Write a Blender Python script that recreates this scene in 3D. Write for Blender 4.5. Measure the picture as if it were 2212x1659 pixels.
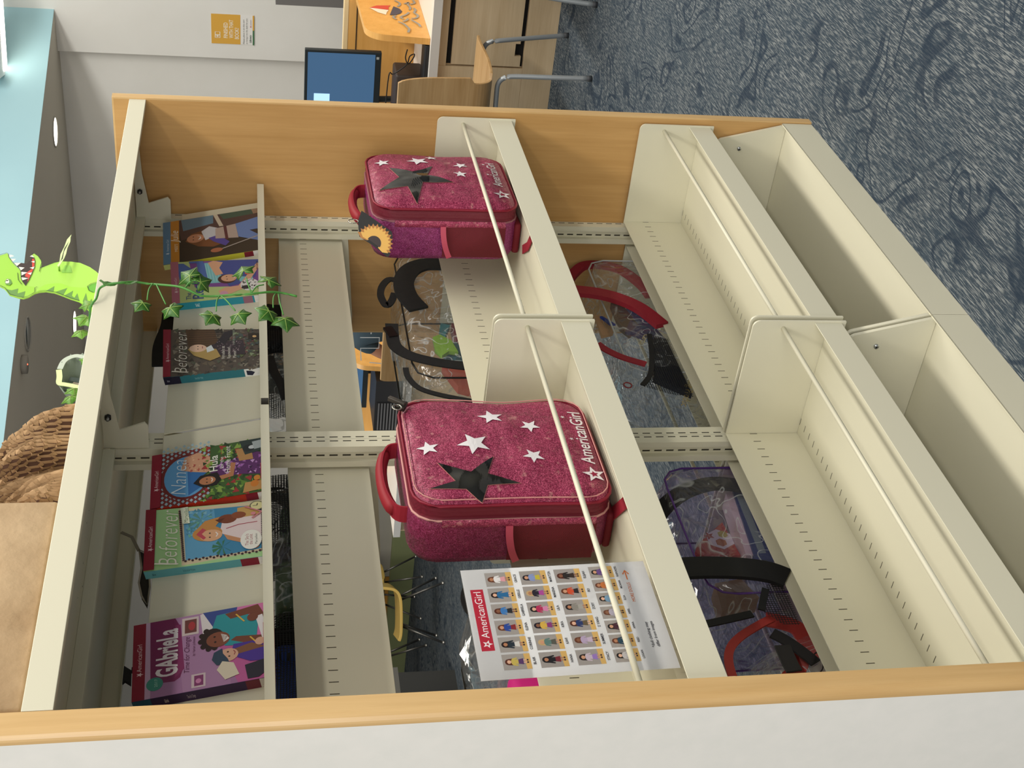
import bpy, bmesh, math, random
from mathutils import Vector, Matrix
from mathutils.geometry import tessellate_polygon
random.seed(7)
for o in list(bpy.data.objects): bpy.data.objects.remove(o)
S = bpy.context.scene; C = S.collection
R = math.radians; PI = math.pi
# ------------------------------------------------------------------ camera
CAM = Vector((-1.1348, -1.5741, 1.4138))
RT = Vector((0.57567, -0.81767, -0.0042)); UP = Vector((0.16185, 0.10891, 0.98079)); FW = Vector((0.80150, 0.56529, -0.19503))
FPX = 2842.4
cd = bpy.data.cameras.new('camera'); cam = bpy.data.objects.new('camera', cd); C.objects.link(cam)
cd.sensor_width = 36; cd.sensor_fit = 'HORIZONTAL'; cd.lens = FPX*36/2212; cd.clip_start = .02
m = Matrix((-UP, RT, -FW)).transposed().to_4x4(); m.translation = CAM; cam.matrix_world = m
S.camera = cam
def ray(x, y): return FW + RT*((1659-y)-829.5)/FPX - UP*(x-1106)/FPX
def P(x, y, ax, val):                       # where the sight line meets a real plane of the room
    d = ray(x, y); i = 'xyz'.index(ax); return CAM + d*((val-CAM[i])/d[i])
# ------------------------------------------------------------------ world, lights, exposure
w = bpy.data.worlds.new('world'); S.world = w; w.use_nodes = True
bg = w.node_tree.nodes['Background']; bg.inputs[0].default_value = (1.0, .985, .955, 1); bg.inputs[1].default_value = .25
def area(name, loc, rot, sx, sy, power, col):
    l = bpy.data.lights.new(name, 'AREA'); l.shape = 'RECTANGLE'; l.size = sx; l.size_y = sy; l.energy = power; l.color = col
    o = bpy.data.objects.new(name, l); C.objects.link(o); o.location = loc; o.rotation_euler = rot; return o
area('pendant_row_light', (0.9, -1.5, 3.3), (0, 0, 0), 3.6, .35, 52, (1, .95, .86))
area('pendant_row_light', (0.2, -3.6, 3.3), (0, 0, 0), 4.0, .35, 60, (1, .95, .86))
area('pendant_row_light', (4.9, -1.4, 3.3), (0, 0, 0), 4.0, .35, 95, (1, .95, .86))
area('left_fill', (-4.5, -2.0, 1.9), (R(90), 0, R(-90)), 3.5, 2.0, 120, (1, .98, .95))  # unseen fill from the left, raised to brighten the white end panel
area('fascia_fill', (4.6, .2, 3.75), (R(78), 0, R(-18)), 3.0, .4, 52, (1, .99, .95))  # added fill aimed at the blue fascia to brighten it, no fixture modelled
area('rear_ceiling_light', (3.6, 4.2, 2.66), (0, 0, 0), 2.2, 1.6, 42, (1, .95, .86))
S.view_settings.view_transform = 'Standard'; S.view_settings.look = 'None'; S.view_settings.gamma = 1
S.view_settings.use_curve_mapping = False; S.view_settings.exposure = 0.42
# ------------------------------------------------------------------ materials
def lin(c): return c/12.92 if c <= .04045 else ((c+.055)/1.055)**2.4
def hexc(h): return tuple(lin(int(h[i:i+2], 16)/255) for i in (0, 2, 4))+(1,)
_m = {}
def base(name):
    mt = bpy.data.materials.new(name); mt.use_nodes = True; return mt, mt.node_tree.nodes, mt.node_tree.links, mt.node_tree.nodes['Principled BSDF']
def M(h, rough=.6, metal=0, spec=.4):
    k = (h, rough, metal, spec)
    if k not in _m:
        mt, n, l, b = base('paint_'+h); b.inputs['Base Color'].default_value = hexc(h); b.inputs['Roughness'].default_value = rough
        b.inputs['Metallic'].default_value = metal; b.inputs['Specular IOR Level'].default_value = spec; _m[k] = mt
    return _m[k]
def coords(n, l, scale=(1, 1, 1), rot=(0, 0, 0), kind='Object'):
    t = n.new('ShaderNodeTexCoord'); mp = n.new('ShaderNodeMapping'); mp.inputs['Scale'].default_value = scale; mp.inputs['Rotation'].default_value = rot
    l.new(t.outputs[kind], mp.inputs[0]); return mp.outputs[0]
def noise(n, l, vec, scale, detail=3, rough=.5):
    t = n.new('ShaderNodeTexNoise'); t.inputs['Scale'].default_value = scale; t.inputs['Detail'].default_value = detail; t.inputs['Roughness'].default_value = rough
    l.new(vec, t.inputs[0]); return t.outputs[0]
def ramp(n, l, fac, stops):
    r = n.new('ShaderNodeValToRGB'); e = r.color_ramp.elements
    while len(e) < len(stops): e.new(.5)
    for i, (p, c) in enumerate(stops): e[i].position = p; e[i].color = hexc(c) if isinstance(c, str) else (c, c, c, 1)
    l.new(fac, r.inputs[0]); return r.outputs[0]
def mix(n, l, fac, a, b, mode='MIX'):
    x = n.new('ShaderNodeMix'); x.data_type = 'RGBA'; x.blend_type = mode
    for v, s in ((fac, 0), (a, 6), (b, 7)):
        if isinstance(v, str): x.inputs[s].default_value = hexc(v)
        elif isinstance(v, (int, float)): x.inputs[s].default_value = v if s == 0 else (v, v, v, 1)
        else: l.new(v, x.inputs[s])
    return x.outputs[2]
def mth(n, l, op, a, b=0, c=0):
    x = n.new('ShaderNodeMath'); x.operation = op
    for i, v in enumerate((a, b, c)):
        if isinstance(v, (int, float)): x.inputs[i].default_value = v
        else: l.new(v, x.inputs[i])
    return x.outputs[0]
def bump(n, l, b, h, st=.3, d=.002):
    x = n.new('ShaderNodeBump'); x.inputs['Strength'].default_value = st; x.inputs['Distance'].default_value = d; l.new(h, x.inputs['Height']); l.new(x.outputs[0], b.inputs['Normal'])
def mk_metal(name, h, rough=.42):
    mt, n, l, b = base(name); v = coords(n, l); f = noise(n, l, v, 900, 2)
    b.inputs['Base Color'].default_value = hexc(h); b.inputs['Roughness'].default_value = rough; b.inputs['Specular IOR Level'].default_value = .45
    bump(n, l, b, f, .12, .0004); return mt
def mk_wood(name, a, b_, axis=2, rough=.38, fine=1):
    mt, n, l, b = base(name); s = [9, 9, 9]; s[axis] = .7
    v = coords(n, l, s); f = noise(n, l, v, 2.2*fine, 6, .6); f2 = noise(n, l, coords(n, l, [70 if i != axis else 3 for i in range(3)]), 2, 3)
    f3 = noise(n, l, coords(n, l, (1, 1, 1)), 2.2, 2); t = mth(n, l, 'ADD', mth(n, l, 'MULTIPLY', f, .55), mth(n, l, 'ADD', mth(n, l, 'MULTIPLY', f2, .2), mth(n, l, 'MULTIPLY', f3, .25)))
    l.new(ramp(n, l, t, [(.36, a), (.64, b_)]), b.inputs['Base Color']); b.inputs['Roughness'].default_value = rough; return mt
MB_METAL = mk_metal('beige_powder_coated_steel', 'd9d5be')
MB_METAL2 = mk_metal('grey_galvanised_steel', 'a9b0ae', .35)
WOOD = mk_wood('maple_veneer', 'b58a50', 'cda267'); WOOD_EDGE = mk_wood('maple_edge_band', 'c79f66', 'dcb881', 2, .33)
WOOD_LIGHT = mk_wood('light_birch', 'c3aa85', 'd9c3a0', 1, .45); WOOD_CHAIR = mk_wood('beech_plywood', 'a8814f', 'c9a677', 1, .35, 1)
WOOD_ORANGE = mk_wood('orange_maple', 'd59d50', 'e8b468', 1, .4)
def mk_bumpy(name, a, b_, scale, rough, st, dist, detail=4):
    mt, n, l, b = base(name); v = coords(n, l); f = noise(n, l, v, scale, detail)
    l.new(ramp(n, l, f, [(.3, a), (.7, b_)]), b.inputs['Base Color']); b.inputs['Roughness'].default_value = rough; bump(n, l, b, f, st, dist); return mt
WALL = mk_bumpy('painted_wall', 'e9e7e0', 'e4e2da', 3, .85, .05, .001); SOFFIT = mk_bumpy('soffit_paint', 'd8d2c5', 'd5cfc2', 2, .9, .05, .001)
CYAN = mk_bumpy('pale_blue_paint', 'a9cfd6', 'aed4da', 2, .85, .05, .001)
LAMINATE = mk_bumpy('white_laminate', 'efece4', 'eae8e0', 30, .5, .1, .0006)
KRAFT = mk_bumpy('kraft_paper', 'a98b66', 'c7ab85', 9, .8, .9, .012, 6); KRAFT2 = mk_bumpy('honeycomb_kraft', 'a5835c', 'c9a67c', 30, .85, .3, .002)
def mk_glitter(name, dark, mid, lite, worn=False):
    mt, n, l, b = base(name); v = coords(n, l); vo = n.new('ShaderNodeTexVoronoi'); vo.inputs['Scale'].default_value = 900; l.new(v, vo.inputs[0])
    sp = n.new('ShaderNodeSeparateColor'); l.new(vo.outputs['Color'], sp.inputs[0]); big = noise(n, l, v, 14, 3)
    c = ramp(n, l, sp.outputs[0], [(.0, dark), (.55, mid), (.93, lite)]); c2 = ramp(n, l, big, [(.35, dark), (.65, mid)])
    c3 = mix(n, l, .4, c, c2)
    if worn:
        wn = noise(n, l, v, 60, 4); wf = ramp(n, l, wn, [(.62, 0.), (.72, .35)]); c3 = mix(n, l, wf, c3, 'd9a79b')
    l.new(c3, b.inputs['Base Color'])
    l.new(ramp(n, l, sp.outputs[1], [(.3, .62), (.9, .3)]), b.inputs['Roughness']); b.inputs['Specular IOR Level'].default_value = .5
    l.new(ramp(n, l, sp.outputs[1], [(.86, 0.), (.9, .5)]), b.inputs['Metallic'])
    bm = n.new('ShaderNodeBump'); bm.inputs['Strength'].default_value = .8; bm.inputs['Distance'].default_value = .02; l.new(noise(n, l, v, 13, 3, .5), bm.inputs['Height'])
    b2 = n.new('ShaderNodeBump'); b2.inputs['Strength'].default_value = .35; b2.inputs['Distance'].default_value = .0006; l.new(sp.outputs[2], b2.inputs['Height']); l.new(bm.outputs[0], b2.inputs['Normal']); l.new(b2.outputs[0], b.inputs['Normal']); return mt
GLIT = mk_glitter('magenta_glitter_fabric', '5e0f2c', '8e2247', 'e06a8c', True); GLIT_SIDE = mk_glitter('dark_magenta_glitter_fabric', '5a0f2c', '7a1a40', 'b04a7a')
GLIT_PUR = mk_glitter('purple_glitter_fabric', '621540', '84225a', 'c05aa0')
def mk_weave(name, a, b_, sc=700, rough=.8):
    mt, n, l, b = base(name); v = coords(n, l); c = n.new('ShaderNodeTexChecker'); c.inputs['Scale'].default_value = sc; c.inputs[1].default_value = hexc(a); c.inputs[2].default_value = hexc(b_)
    l.new(v, c.inputs[0]); l.new(c.outputs[0], b.inputs['Base Color']); b.inputs['Roughness'].default_value = rough; bump(n, l, b, noise(n, l, v, 25, 3), .4, .006); return mt
REDMESH = mk_weave('red_mesh_fabric', '4a0312', '6e0a1b'); RED = mk_weave('red_webbing', '8c1226', '98182c', 900, .7); BANDRED = mk_weave('maroon_zipper_tape', '5c0d1f', '74142a', 900, .6); BLACKW = mk_weave('black_webbing', '0b0b0c', '121214', 900, .75)
CORAL = mk_weave('coral_webbing', 'b93a34', 'c2443c', 900, .7)
MAROON = M('7d0d22', .55)
def mk_net(name, col, back, sc, thr=.32):      # open net: threads with real holes between
    mt, n, l, b = base(name); v = coords(n, l); b.inputs['Base Color'].default_value = hexc(col); b.inputs['Roughness'].default_value = .7
    sx = n.new('ShaderNodeSeparateXYZ'); l.new(v, sx.inputs[0])
    fx = mth(n, l, 'PINGPONG', mth(n, l, 'MULTIPLY', mth(n, l, 'ADD', sx.outputs[0], sx.outputs[1]), sc), .5); fz = mth(n, l, 'PINGPONG', mth(n, l, 'MULTIPLY', sx.outputs[2], sc), .5)
    a = mth(n, l, 'GREATER_THAN', mth(n, l, 'MINIMUM', fx, fz), thr*.5); t = n.new('ShaderNodeBsdfTransparent'); mx = n.new('ShaderNodeMixShader')
    l.new(a, mx.inputs[0]); l.new(b.outputs[0], mx.inputs[1]); l.new(t.outputs[0], mx.inputs[2]); l.new(mx.outputs[0], n['Material Output'].inputs[0]); return mt
NET = mk_net('black_net', '0e0e10', None, 190, .30)
def mk_vinyl(name, tint='ffffff', haze=.07, bs=9, dist=.02, st=1.0):
    mt, n, l, b = base(name); v = coords(n, l); n.remove(b); t = n.new('ShaderNodeBsdfTransparent'); t.inputs[0].default_value = hexc(tint)
    g = n.new('ShaderNodeBsdfGlossy'); g.inputs['Roughness'].default_value = .08; g.inputs[0].default_value = (1, 1, 1, 1); d = n.new('ShaderNodeBsdfDiffuse'); d.inputs[0].default_value = hexc('c8cccc')
    fr = n.new('ShaderNodeLayerWeight'); fr.inputs[0].default_value = .5
    if st:
        f = n.new('ShaderNodeTexNoise'); f.inputs['Scale'].default_value = bs; f.inputs['Detail'].default_value = 2.5; f.inputs['Distortion'].default_value = 1.6; l.new(v, f.inputs[0])
        rg = mth(n, l, 'ABSOLUTE', mth(n, l, 'SUBTRACT', f.outputs[0], .5))
        bp = n.new('ShaderNodeBump'); bp.inputs['Strength'].default_value = st; bp.inputs['Distance'].default_value = dist; l.new(rg, bp.inputs['Height']); l.new(bp.outputs[0], g.inputs['Normal']); l.new(bp.outputs[0], fr.inputs['Normal'])
    m1 = n.new('ShaderNodeMixShader'); m1.inputs[0].default_value = haze
    if st:
        f2 = n.new('ShaderNodeTexNoise'); f2.inputs['Scale'].default_value = bs*.8; f2.inputs['Detail'].default_value = 1.2; f2.inputs['Distortion'].default_value = 2.2; l.new(v, f2.inputs[0])
        cr = mth(n, l, 'ABSOLUTE', mth(n, l, 'SUBTRACT', mth(n, l, 'FRACT', mth(n, l, 'MULTIPLY', f2.outputs[0], 5.0)), .5))
        l.new(mth(n, l, 'MULTIPLY_ADD', ramp(n, l, cr, [(.0, 1.), (.09, 0.)]), .55, haze), m1.inputs[0])  # pale streaks mixed into the vinyl imitate highlights along its creases
    l.new(t.outputs[0], m1.inputs[1]); l.new(d.outputs[0], m1.inputs[2])
    mx = n.new('ShaderNodeMixShader'); l.new(mth(n, l, 'MULTIPLY_ADD', mth(n, l, 'POWER', fr.outputs[1], 4), .7, .045 if st else .015), mx.inputs[0]); l.new(m1.outputs[0], mx.inputs[1]); l.new(g.outputs[0], mx.inputs[2]); l.new(mx.outputs[0], n['Material Output'].inputs[0]); return mt
VINYL = mk_vinyl('clear_vinyl'); VINYL_P = mk_vinyl('purple_tinted_vinyl', 'ece2f6'); ACRYL = mk_vinyl('clear_acrylic', 'ffffff', .0, 1, 0, 0)
def mk_emit(name, h, st):
    mt, n, l, b = base(name); b.inputs['Base Color'].default_value = (0, 0, 0, 1); b.inputs['Emission Color'].default_value = hexc(h); b.inputs['Emission Strength'].default_value = st; return mt
def mk_carpet():
    mt, n, l, b = base('blue_grey_loop_carpet'); v = coords(n, l)
    thr = noise(n, l, coords(n, l, (30, 400, 1)), 1.0, 1.5, .6); thr2 = noise(n, l, coords(n, l, (10, 170, 1)), 1.0, 1, .5)
    spk = noise(n, l, coords(n, l, (330, 330, 1)), 1.0, 2, .8); patch = noise(n, l, v, 7, 3, .6)
    th = ramp(n, l, mth(n, l, 'ADD', mth(n, l, 'MULTIPLY', thr, .75), mth(n, l, 'MULTIPLY', thr2, .25)), [(.49, 0.), (.60, 1.)]); basec = ramp(n, l, spk, [(.3, '2a323c'), (.5, '3c4650'), (.72, '505b62')])
    c1 = mix(n, l, mth(n, l, 'MULTIPLY', th, .58), basec, 'a3a6a4'); c1 = mix(n, l, ramp(n, l, patch, [(.4, 0.), (.65, .35)]), c1, '33424f')
    nz = n.new('ShaderNodeTexNoise'); nz.inputs['Scale'].default_value = 4.2; nz.inputs['Detail'].default_value = .3; nz.inputs['Distortion'].default_value = 1.4; l.new(v, nz.inputs[0])
    band = mth(n, l, 'ABSOLUTE', mth(n, l, 'SUBTRACT', mth(n, l, 'PINGPONG', mth(n, l, 'MULTIPLY', nz.outputs[0], 2.6), .5), .25))
    sw = ramp(n, l, band, [(.035, 1.), (.085, 0.)]); msk = ramp(n, l, noise(n, l, v, 3.7, 1), [(.44, 0.), (.54, 1.)])
    c2 = mix(n, l, mth(n, l, 'MULTIPLY', mth(n, l, 'MULTIPLY', sw, msk), .75), c1, '283442')
    l.new(c2, b.inputs['Base Color']); b.inputs['Roughness'].default_value = .95; b.inputs['Specular IOR Level'].default_value = .1; bump(n, l, b, spk, .5, .002); return mt
CARPET = mk_carpet()
def band(n, l, v, lo, hi): return mth(n, l, 'MULTIPLY', mth(n, l, 'GREATER_THAN', v, lo), mth(n, l, 'LESS_THAN', v, hi))
def slotted(name, build, dark='4b4636'):
    mt = MB_METAL.copy(); mt.name = name; n = mt.node_tree.nodes; l = mt.node_tree.links; b = n['Principled BSDF']
    t = n.new('ShaderNodeTexCoord'); sx = n.new('ShaderNodeSeparateXYZ'); l.new(t.outputs['Object'], sx.inputs[0])
    f = build(n, l, *sx.outputs); l.new(mix(n, l, f, 'd9d5be', dark), b.inputs['Base Color']); l.new(mth(n, l, 'MULTIPLY_ADD', f, .4, .42), b.inputs['Roughness']); return mt
# ------------------------------------------------------------------ mesh building
class MB:
    def __init__(s): s.v = []; s.f = []; s.m = []; s.mats = []; s.sm = []
    def mi(s, mat):
        if mat not in s.mats: s.mats.append(mat)
        return s.mats.index(mat)
    def add(s, vs, fs, mat, smooth=False):
        o = len(s.v); s.v += [Vector(p) for p in vs]; k = s.mi(mat)
        for f in fs: s.f.append([i+o for i in f]); s.m.append(k); s.sm.append(smooth)
        return s
    def box(s, a, b, mat, xf=None):
        x0, y0, z0 = a; x1, y1, z1 = b
        vs = [(x0, y0, z0), (x1, y0, z0), (x1, y1, z0), (x0, y1, z0), (x0, y0, z1), (x1, y0, z1), (x1, y1, z1), (x0, y1, z1)]
        if xf: vs = [xf @ Vector(p) for p in vs]
        return s.add(vs, [(0, 3, 2, 1), (4, 5, 6, 7), (0, 1, 5, 4), (1, 2, 6, 5), (2, 3, 7, 6), (3, 0, 4, 7)], mat)
    def rbox(s, a, b, r, mat, seg=3, xf=None, smooth=True):          # rounded box
        bm = bmesh.new(); bmesh.ops.create_cube(bm, size=1)
        for v in bm.verts: v.co = Vector([(a[i]+b[i])/2+v.co[i]*(b[i]-a[i]) for i in range(3)])
        bmesh.ops.bevel(bm, geom=bm.edges[:], offset=r, segments=seg, affect='EDGES', profile=.5)
        bm.verts.index_update(); vs = [v.co.copy() for v in bm.verts]
        if xf: vs = [xf @ p for p in vs]
        s.add(vs, [[v.index for v in f.verts] for f in bm.faces], mat, smooth); bm.free(); return s
    def prism(s, poly, ax, a, b, mat, smooth=False):      # poly in the two other axes (order xyz without ax)
        def q(p, t): l_ = list(p); l_.insert('xyz'.index(ax), t); return tuple(l_)
        n = len(poly); vs = [q(p, a) for p in poly]+[q(p, b) for p in poly]
        tri = tessellate_polygon([[Vector((p[0], p[1], 0)) for p in poly]])
        fs = [tuple(t) for t in tri]+[tuple(i+n for i in reversed(t)) for t in tri]
        s.add(vs, fs, mat); s.add(vs, [(i, (i+1) % n, (i+1) % n+n, i+n) for i in range(n)], mat, smooth); return s
    def tube(s, path, r, mat, n=10, closed=False, cap=True, flat=1, nrm=None):
        path = [Vector(p) for p in path]; rings = []; N = len(path)
        up = Vector((0, 0, 1))
        for i, p in enumerate(path):
            t = (path[(i+1) % N]-path[i-1]) if closed else (path[min(i+1, N-1)]-path[max(i-1, 0)])
            t = t.normalized() if t.length > 1e-9 else Vector((1, 0, 0))
            if nrm is not None: a = Vector(nrm(i) if callable(nrm) else nrm)
            else: a = up if abs(t.dot(up)) < .95 else Vector((0, 1, 0))
            b = t.cross(a).normalized(); a = b.cross(t).normalized(); rr = r[i] if isinstance(r, (list, tuple)) else r
            rings.append([p+(b*math.cos(k*2*PI/n)*rr+a*math.sin(k*2*PI/n)*rr*flat) for k in range(n)])
        vs = [v for ring in rings for v in ring]; fs = []
        for i in range(N if closed else N-1):
            j = (i+1) % N
            for k in range(n): fs.append((i*n+k, i*n+(k+1) % n, j*n+(k+1) % n, j*n+k))
        if cap and not closed: fs += [tuple(range(n))[::-1], tuple((N-1)*n+k for k in range(n))]
        return s.add(vs, fs, mat, True)
    def strap(s, path, wid, th, nrm, mat):          # flat band; nrm = face normal (vector or fn(i))
        path = [Vector(p) for p in path]; N = len(path); vs = []
        for i, p in enumerate(path):
            t = (path[min(i+1, N-1)]-path[max(i-1, 0)]).normalized(); a = Vector(nrm(i) if callable(nrm) else nrm); b = t.cross(a).normalized(); a = b.cross(t).normalized()
            ww = wid[i] if isinstance(wid, (list, tuple)) else wid
            vs += [p+b*ww/2-a*th/2, p+b*ww/2+a*th/2, p-b*ww/2+a*th/2, p-b*ww/2-a*th/2]
        fs = []
        for i in range(N-1):
            for k in range(4): fs.append((i*4+k, i*4+(k+1) % 4, i*4+4+(k+1) % 4, i*4+4+k))
        fs += [(3, 2, 1, 0), tuple((N-1)*4+k for k in range(4))]; return s.add(vs, fs, mat, False)
    def cyl(s, a, b, r, mat, n=20): return s.tube([a, b], r, mat, n)
    def grid(s, fn, nu, nv, mat, smooth=True, wu=False, wv=False):
        vs = [fn(i/(nu if wu else nu), j/(nv if wv else nv)) for j in range(nv+(0 if wv else 1)) for i in range(nu+(0 if wu else 1))]
        cu = nu if wu else nu+1; cv = nv if wv else nv+1; fs = []
        for j in range(nv):
            for i in range(nu):
                i2 = (i+1) % cu; j2 = (j+1) % cv; fs.append((j*cu+i, j*cu+i2, j2*cu+i2, j2*cu+i))
        return s.add(vs, fs, mat, smooth)
    def build(s, name, parent=None, origin=None, bevel=0, solid=0, sub=0, auto=False):
        org = Vector(origin) if origin is not None else (Vector(parent['o']) if parent is not None else Vector((0, 0, 0)))
        me = bpy.data.meshes.new(name); me.from_pydata([v-org for v in s.v], [], s.f)
        for mt in s.mats: me.materials.append(mt)
        me.polygons.foreach_set('material_index', s.m); me.polygons.foreach_set('use_smooth', s.sm); me.update()
        o = bpy.data.objects.new(name, me); C.objects.link(o); o['o'] = list(org)
        if parent is not None: o.parent = parent
        else: o.location = org
        if solid: d = o.modifiers.new('s', 'SOLIDIFY'); d.thickness = solid; d.offset = 0
        if bevel: d = o.modifiers.new('b', 'BEVEL'); d.width = bevel; d.segments = 2; d.limit_method = 'ANGLE'
        if sub: d = o.modifiers.new('u', 'SUBSURF'); d.levels = sub; d.render_levels = sub
        return o
def thing(name, loc, label, cat, group=None):
    o = bpy.data.objects.new(name, None); C.objects.link(o); o.location = loc; o['o'] = list(loc); o['label'] = label; o['category'] = cat; o.empty_display_size = .05
    if group: o['group'] = group
    return o
def tag(o, label, cat, group=None, kind=None):
    o['label'] = label; o['category'] = cat
    if group: o['group'] = group
    if kind: o['kind'] = kind
    return o
def struct(name, mb, **k): o = mb.build(name, **k); o['kind'] = 'structure'; return o
def dup(root, loc=None, rz=None, label=None):
    r = root.copy(); C.objects.link(r)
    if loc is not None: r.location = loc
    if rz is not None: r.rotation_euler = (0, 0, rz)
    if label: r['label'] = label
    for ch in list(root.children):
        c = ch.copy(); C.objects.link(c); c.parent = r
        for g in list(ch.children): d = g.copy(); C.objects.link(d); d.parent = c
    return r
# ------------------------------------------------------------------ flat artwork: polygons + lettering laid on a surface
_fc = {}
def textmesh(st, bold=0, shear=0):
    k = (st, bold, shear)
    if k not in _fc:
        cu = bpy.data.curves.new('t', 'FONT'); cu.body = st; cu.size = 1; cu.fill_mode = 'FRONT'; cu.offset = bold; cu.shear = shear; cu.resolution_u = 3
        o = bpy.data.objects.new('t', cu); C.objects.link(o); dg = bpy.context.evaluated_depsgraph_get(); me = o.evaluated_get(dg).to_mesh()
        vs = [(v.co.x, v.co.y) for v in me.vertices]; fs = [tuple(p.vertices) for p in me.polygons]; o.evaluated_get(dg).to_mesh_clear()
        bpy.data.objects.remove(o); bpy.data.curves.remove(cu); _fc[k] = (vs, fs)
    return _fc[k]
class Art:
    def __init__(s, mb, fn, step=.00012): s.mb = mb; s.fn = fn; s.h = step; s.k = 1; s.st = step
    def put(s, vs, fs, mat, lift=None):
        s.k += 1; h = s.k*s.st if lift is None else lift
        s.mb.add([s.fn(p[0], p[1], h) for p in vs], fs, M(mat, .35) if isinstance(mat, str) else mat)
    def poly(s, pts, mat, sub=0):
        fs = [tuple(t) for t in tessellate_polygon([[Vector((p[0], p[1], 0)) for p in pts]])]; vs = list(pts)
        for _ in range(sub):
            nf = []; cache = {}
            def mid(a, b):
                k = (min(a, b), max(a, b))
                if k not in cache: cache[k] = len(vs); vs.append(((vs[a][0]+vs[b][0])/2, (vs[a][1]+vs[b][1])/2))
                return cache[k]
            for a, b, c in fs: x, y, z = mid(a, b), mid(b, c), mid(c, a); nf += [(a, x, z), (x, b, y), (z, y, c), (x, y, z)]
            fs = nf
        s.put(vs, fs, mat)
    def rect(s, a, b, c, d, mat, sub=0): s.poly([(a, b), (c, b), (c, d), (a, d)], mat, sub)
    def ell(s, x, y, rx, ry, mat, n=18, a0=0, a1=2*PI): s.poly([(x+rx*math.cos(a0+(a1-a0)*i/n), y+ry*math.sin(a0+(a1-a0)*i/n)) for i in range(n if a1-a0 > 6.2 else n+1)], mat)
    def star(s, x, y, r, mat, rot=90, k=.42, sub=0, ax=1): s.poly([(x+ax*(r if i % 2 == 0 else r*k)*math.cos(R(rot+36*i)), y+(r if i % 2 == 0 else r*k)*math.sin(R(rot+36*i))) for i in range(10)], mat, sub)
    def line(s, pts, w, mat, flip=1):
        s.k += 1; vs = []; n = len(pts)
        for i, p in enumerate(pts):
            a = pts[max(i-1, 0)]; b = pts[min(i+1, n-1)]; dx, dy = b[0]-a[0], b[1]-a[1]; L = math.hypot(dx, dy) or 1; ww = w[i] if isinstance(w, (list, tuple)) else w
            vs += [(p[0]-dy/L*ww/2, p[1]+dx/L*ww/2), (p[0]+dy/L*ww/2, p[1]-dx/L*ww/2)]
        s.mb.add([s.fn(p[0], p[1], s.k*s.st) for p in vs], [(2*i, 2*i+1, 2*i+3, 2*i+2) for i in range(n-1)], M(mat, .35) if isinstance(mat, str) else mat)
    def text(s, st, x, y, h, mat, align='L', sx=1, bold=0, shear=0, rot=0, width=None, vd=1):
        vs, fs = textmesh(st, bold, shear); x0 = min(v[0] for v in vs); x1 = max(v[0] for v in vs)
        if width: sx = width/((x1-x0)*h*1.4)
        off = {'L': x0, 'C': (x0+x1)/2, 'R': x1}[align]; c, sn = math.cos(R(rot)), math.sin(R(rot)); out = []
        for vx, vy in vs: a = (vx-off)*sx*h*1.4; b = vy*h*1.4*vd; out.append((x+a*c-b*sn, y+a*sn+b*c))
        s.put(out, fs, mat)
def smooth_path(pts, n=6):                       # Catmull-Rom
    pts = [Vector(p) for p in pts]; out = []
    for i in range(len(pts)-1):
        p0 = pts[max(i-1, 0)]; p1 = pts[i]; p2 = pts[i+1]; p3 = pts[min(i+2, len(pts)-1)]
        for k in range(n): t = k/n; out.append(.5*((2*p1)+(p2-p0)*t+(2*p0-5*p1+4*p2-p3)*t*t+(3*p1-p0-3*p2+p3)*t**3))
    return out+[pts[-1]]
# ================================================================== ROOM SHELL
W = .914
mb = MB(); mb.add([(-7, -7, 0), (12, -7, 0), (12, 14, 0), (-7, 14, 0)], [(0, 1, 2, 3)], CARPET); struct('floor', mb)
HC = 2.7; X1 = 7.95
E0 = Vector((X1, 1.70)); E1 = Vector((-2.5, 5.65))                     # soffit edge in plan
ext = E1
mb = MB(); mb.prism([(E0.x+.3, E0.y-.11), (E1.x, E1.y), (-2.5, 14), (8.3, 14)], 'z', HC, HC+.12, SOFFIT); struct('ceiling', mb)
dv = (E1-E0).normalized(); nv = Vector((-dv.y, dv.x)); nv = nv if nv.y > 0 else -nv
mb = MB(); a = E0-dv*.3-nv*.004; b = E1-nv*.004; mb.prism([(a.x, a.y), (b.x, b.y), (b.x+nv.x*.003, b.y+nv.y*.003), (a.x+nv.x*.003, a.y+nv.y*.003)], 'z', HC, 4.4, CYAN); struct('wall_upper_blue', mb)
mb = MB(); mb.box((X1-.03, -7, 0), (X1+.25, 2.0, 4.4), WALL); mb.box((X1+.05, 2.0, 0), (X1+.25, 14, HC), WALL); struct('wall_right', mb)
mb = MB(); mb.box((-2.5, 13.8, 0), (8.2, 14, HC), WALL); struct('wall_back', mb)
LAMP = mk_emit('lamp_white', 'fff8ea', 4)
for (x, y, lit, lab) in ((7.45, 2.384, 1, 'lit round recessed downlight nearest the white column wall'), (7.5, 3.95, 1, 'lit round recessed downlight behind the leaves on the shelf top'), (6.2, 4.04, 1, 'lit round recessed downlight peeking over the brown honeycomb paper'), (5.70, 2.87, 0, 'unlit silver round recessed downlight in the grey soffit')):
    t = thing('downlight', (x, y, HC-.002), lab, 'ceiling light', 'round downlights in the soffit')
    mb = MB(); ring = [(x+.1*math.cos(a*PI/12), y+.1*math.sin(a*PI/12), HC-.003) for a in range(24)]; mb.tube(ring, .006, M('b8b4aa', .5), 6, True); mb.build('trim_ring', t)
    mb = MB(); mb.cyl((x, y, HC-.001), (x, y, HC-.004), .096, LAMP if lit else M('8c9090', .25, .9), 28); mb.build('lens', t)
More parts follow.
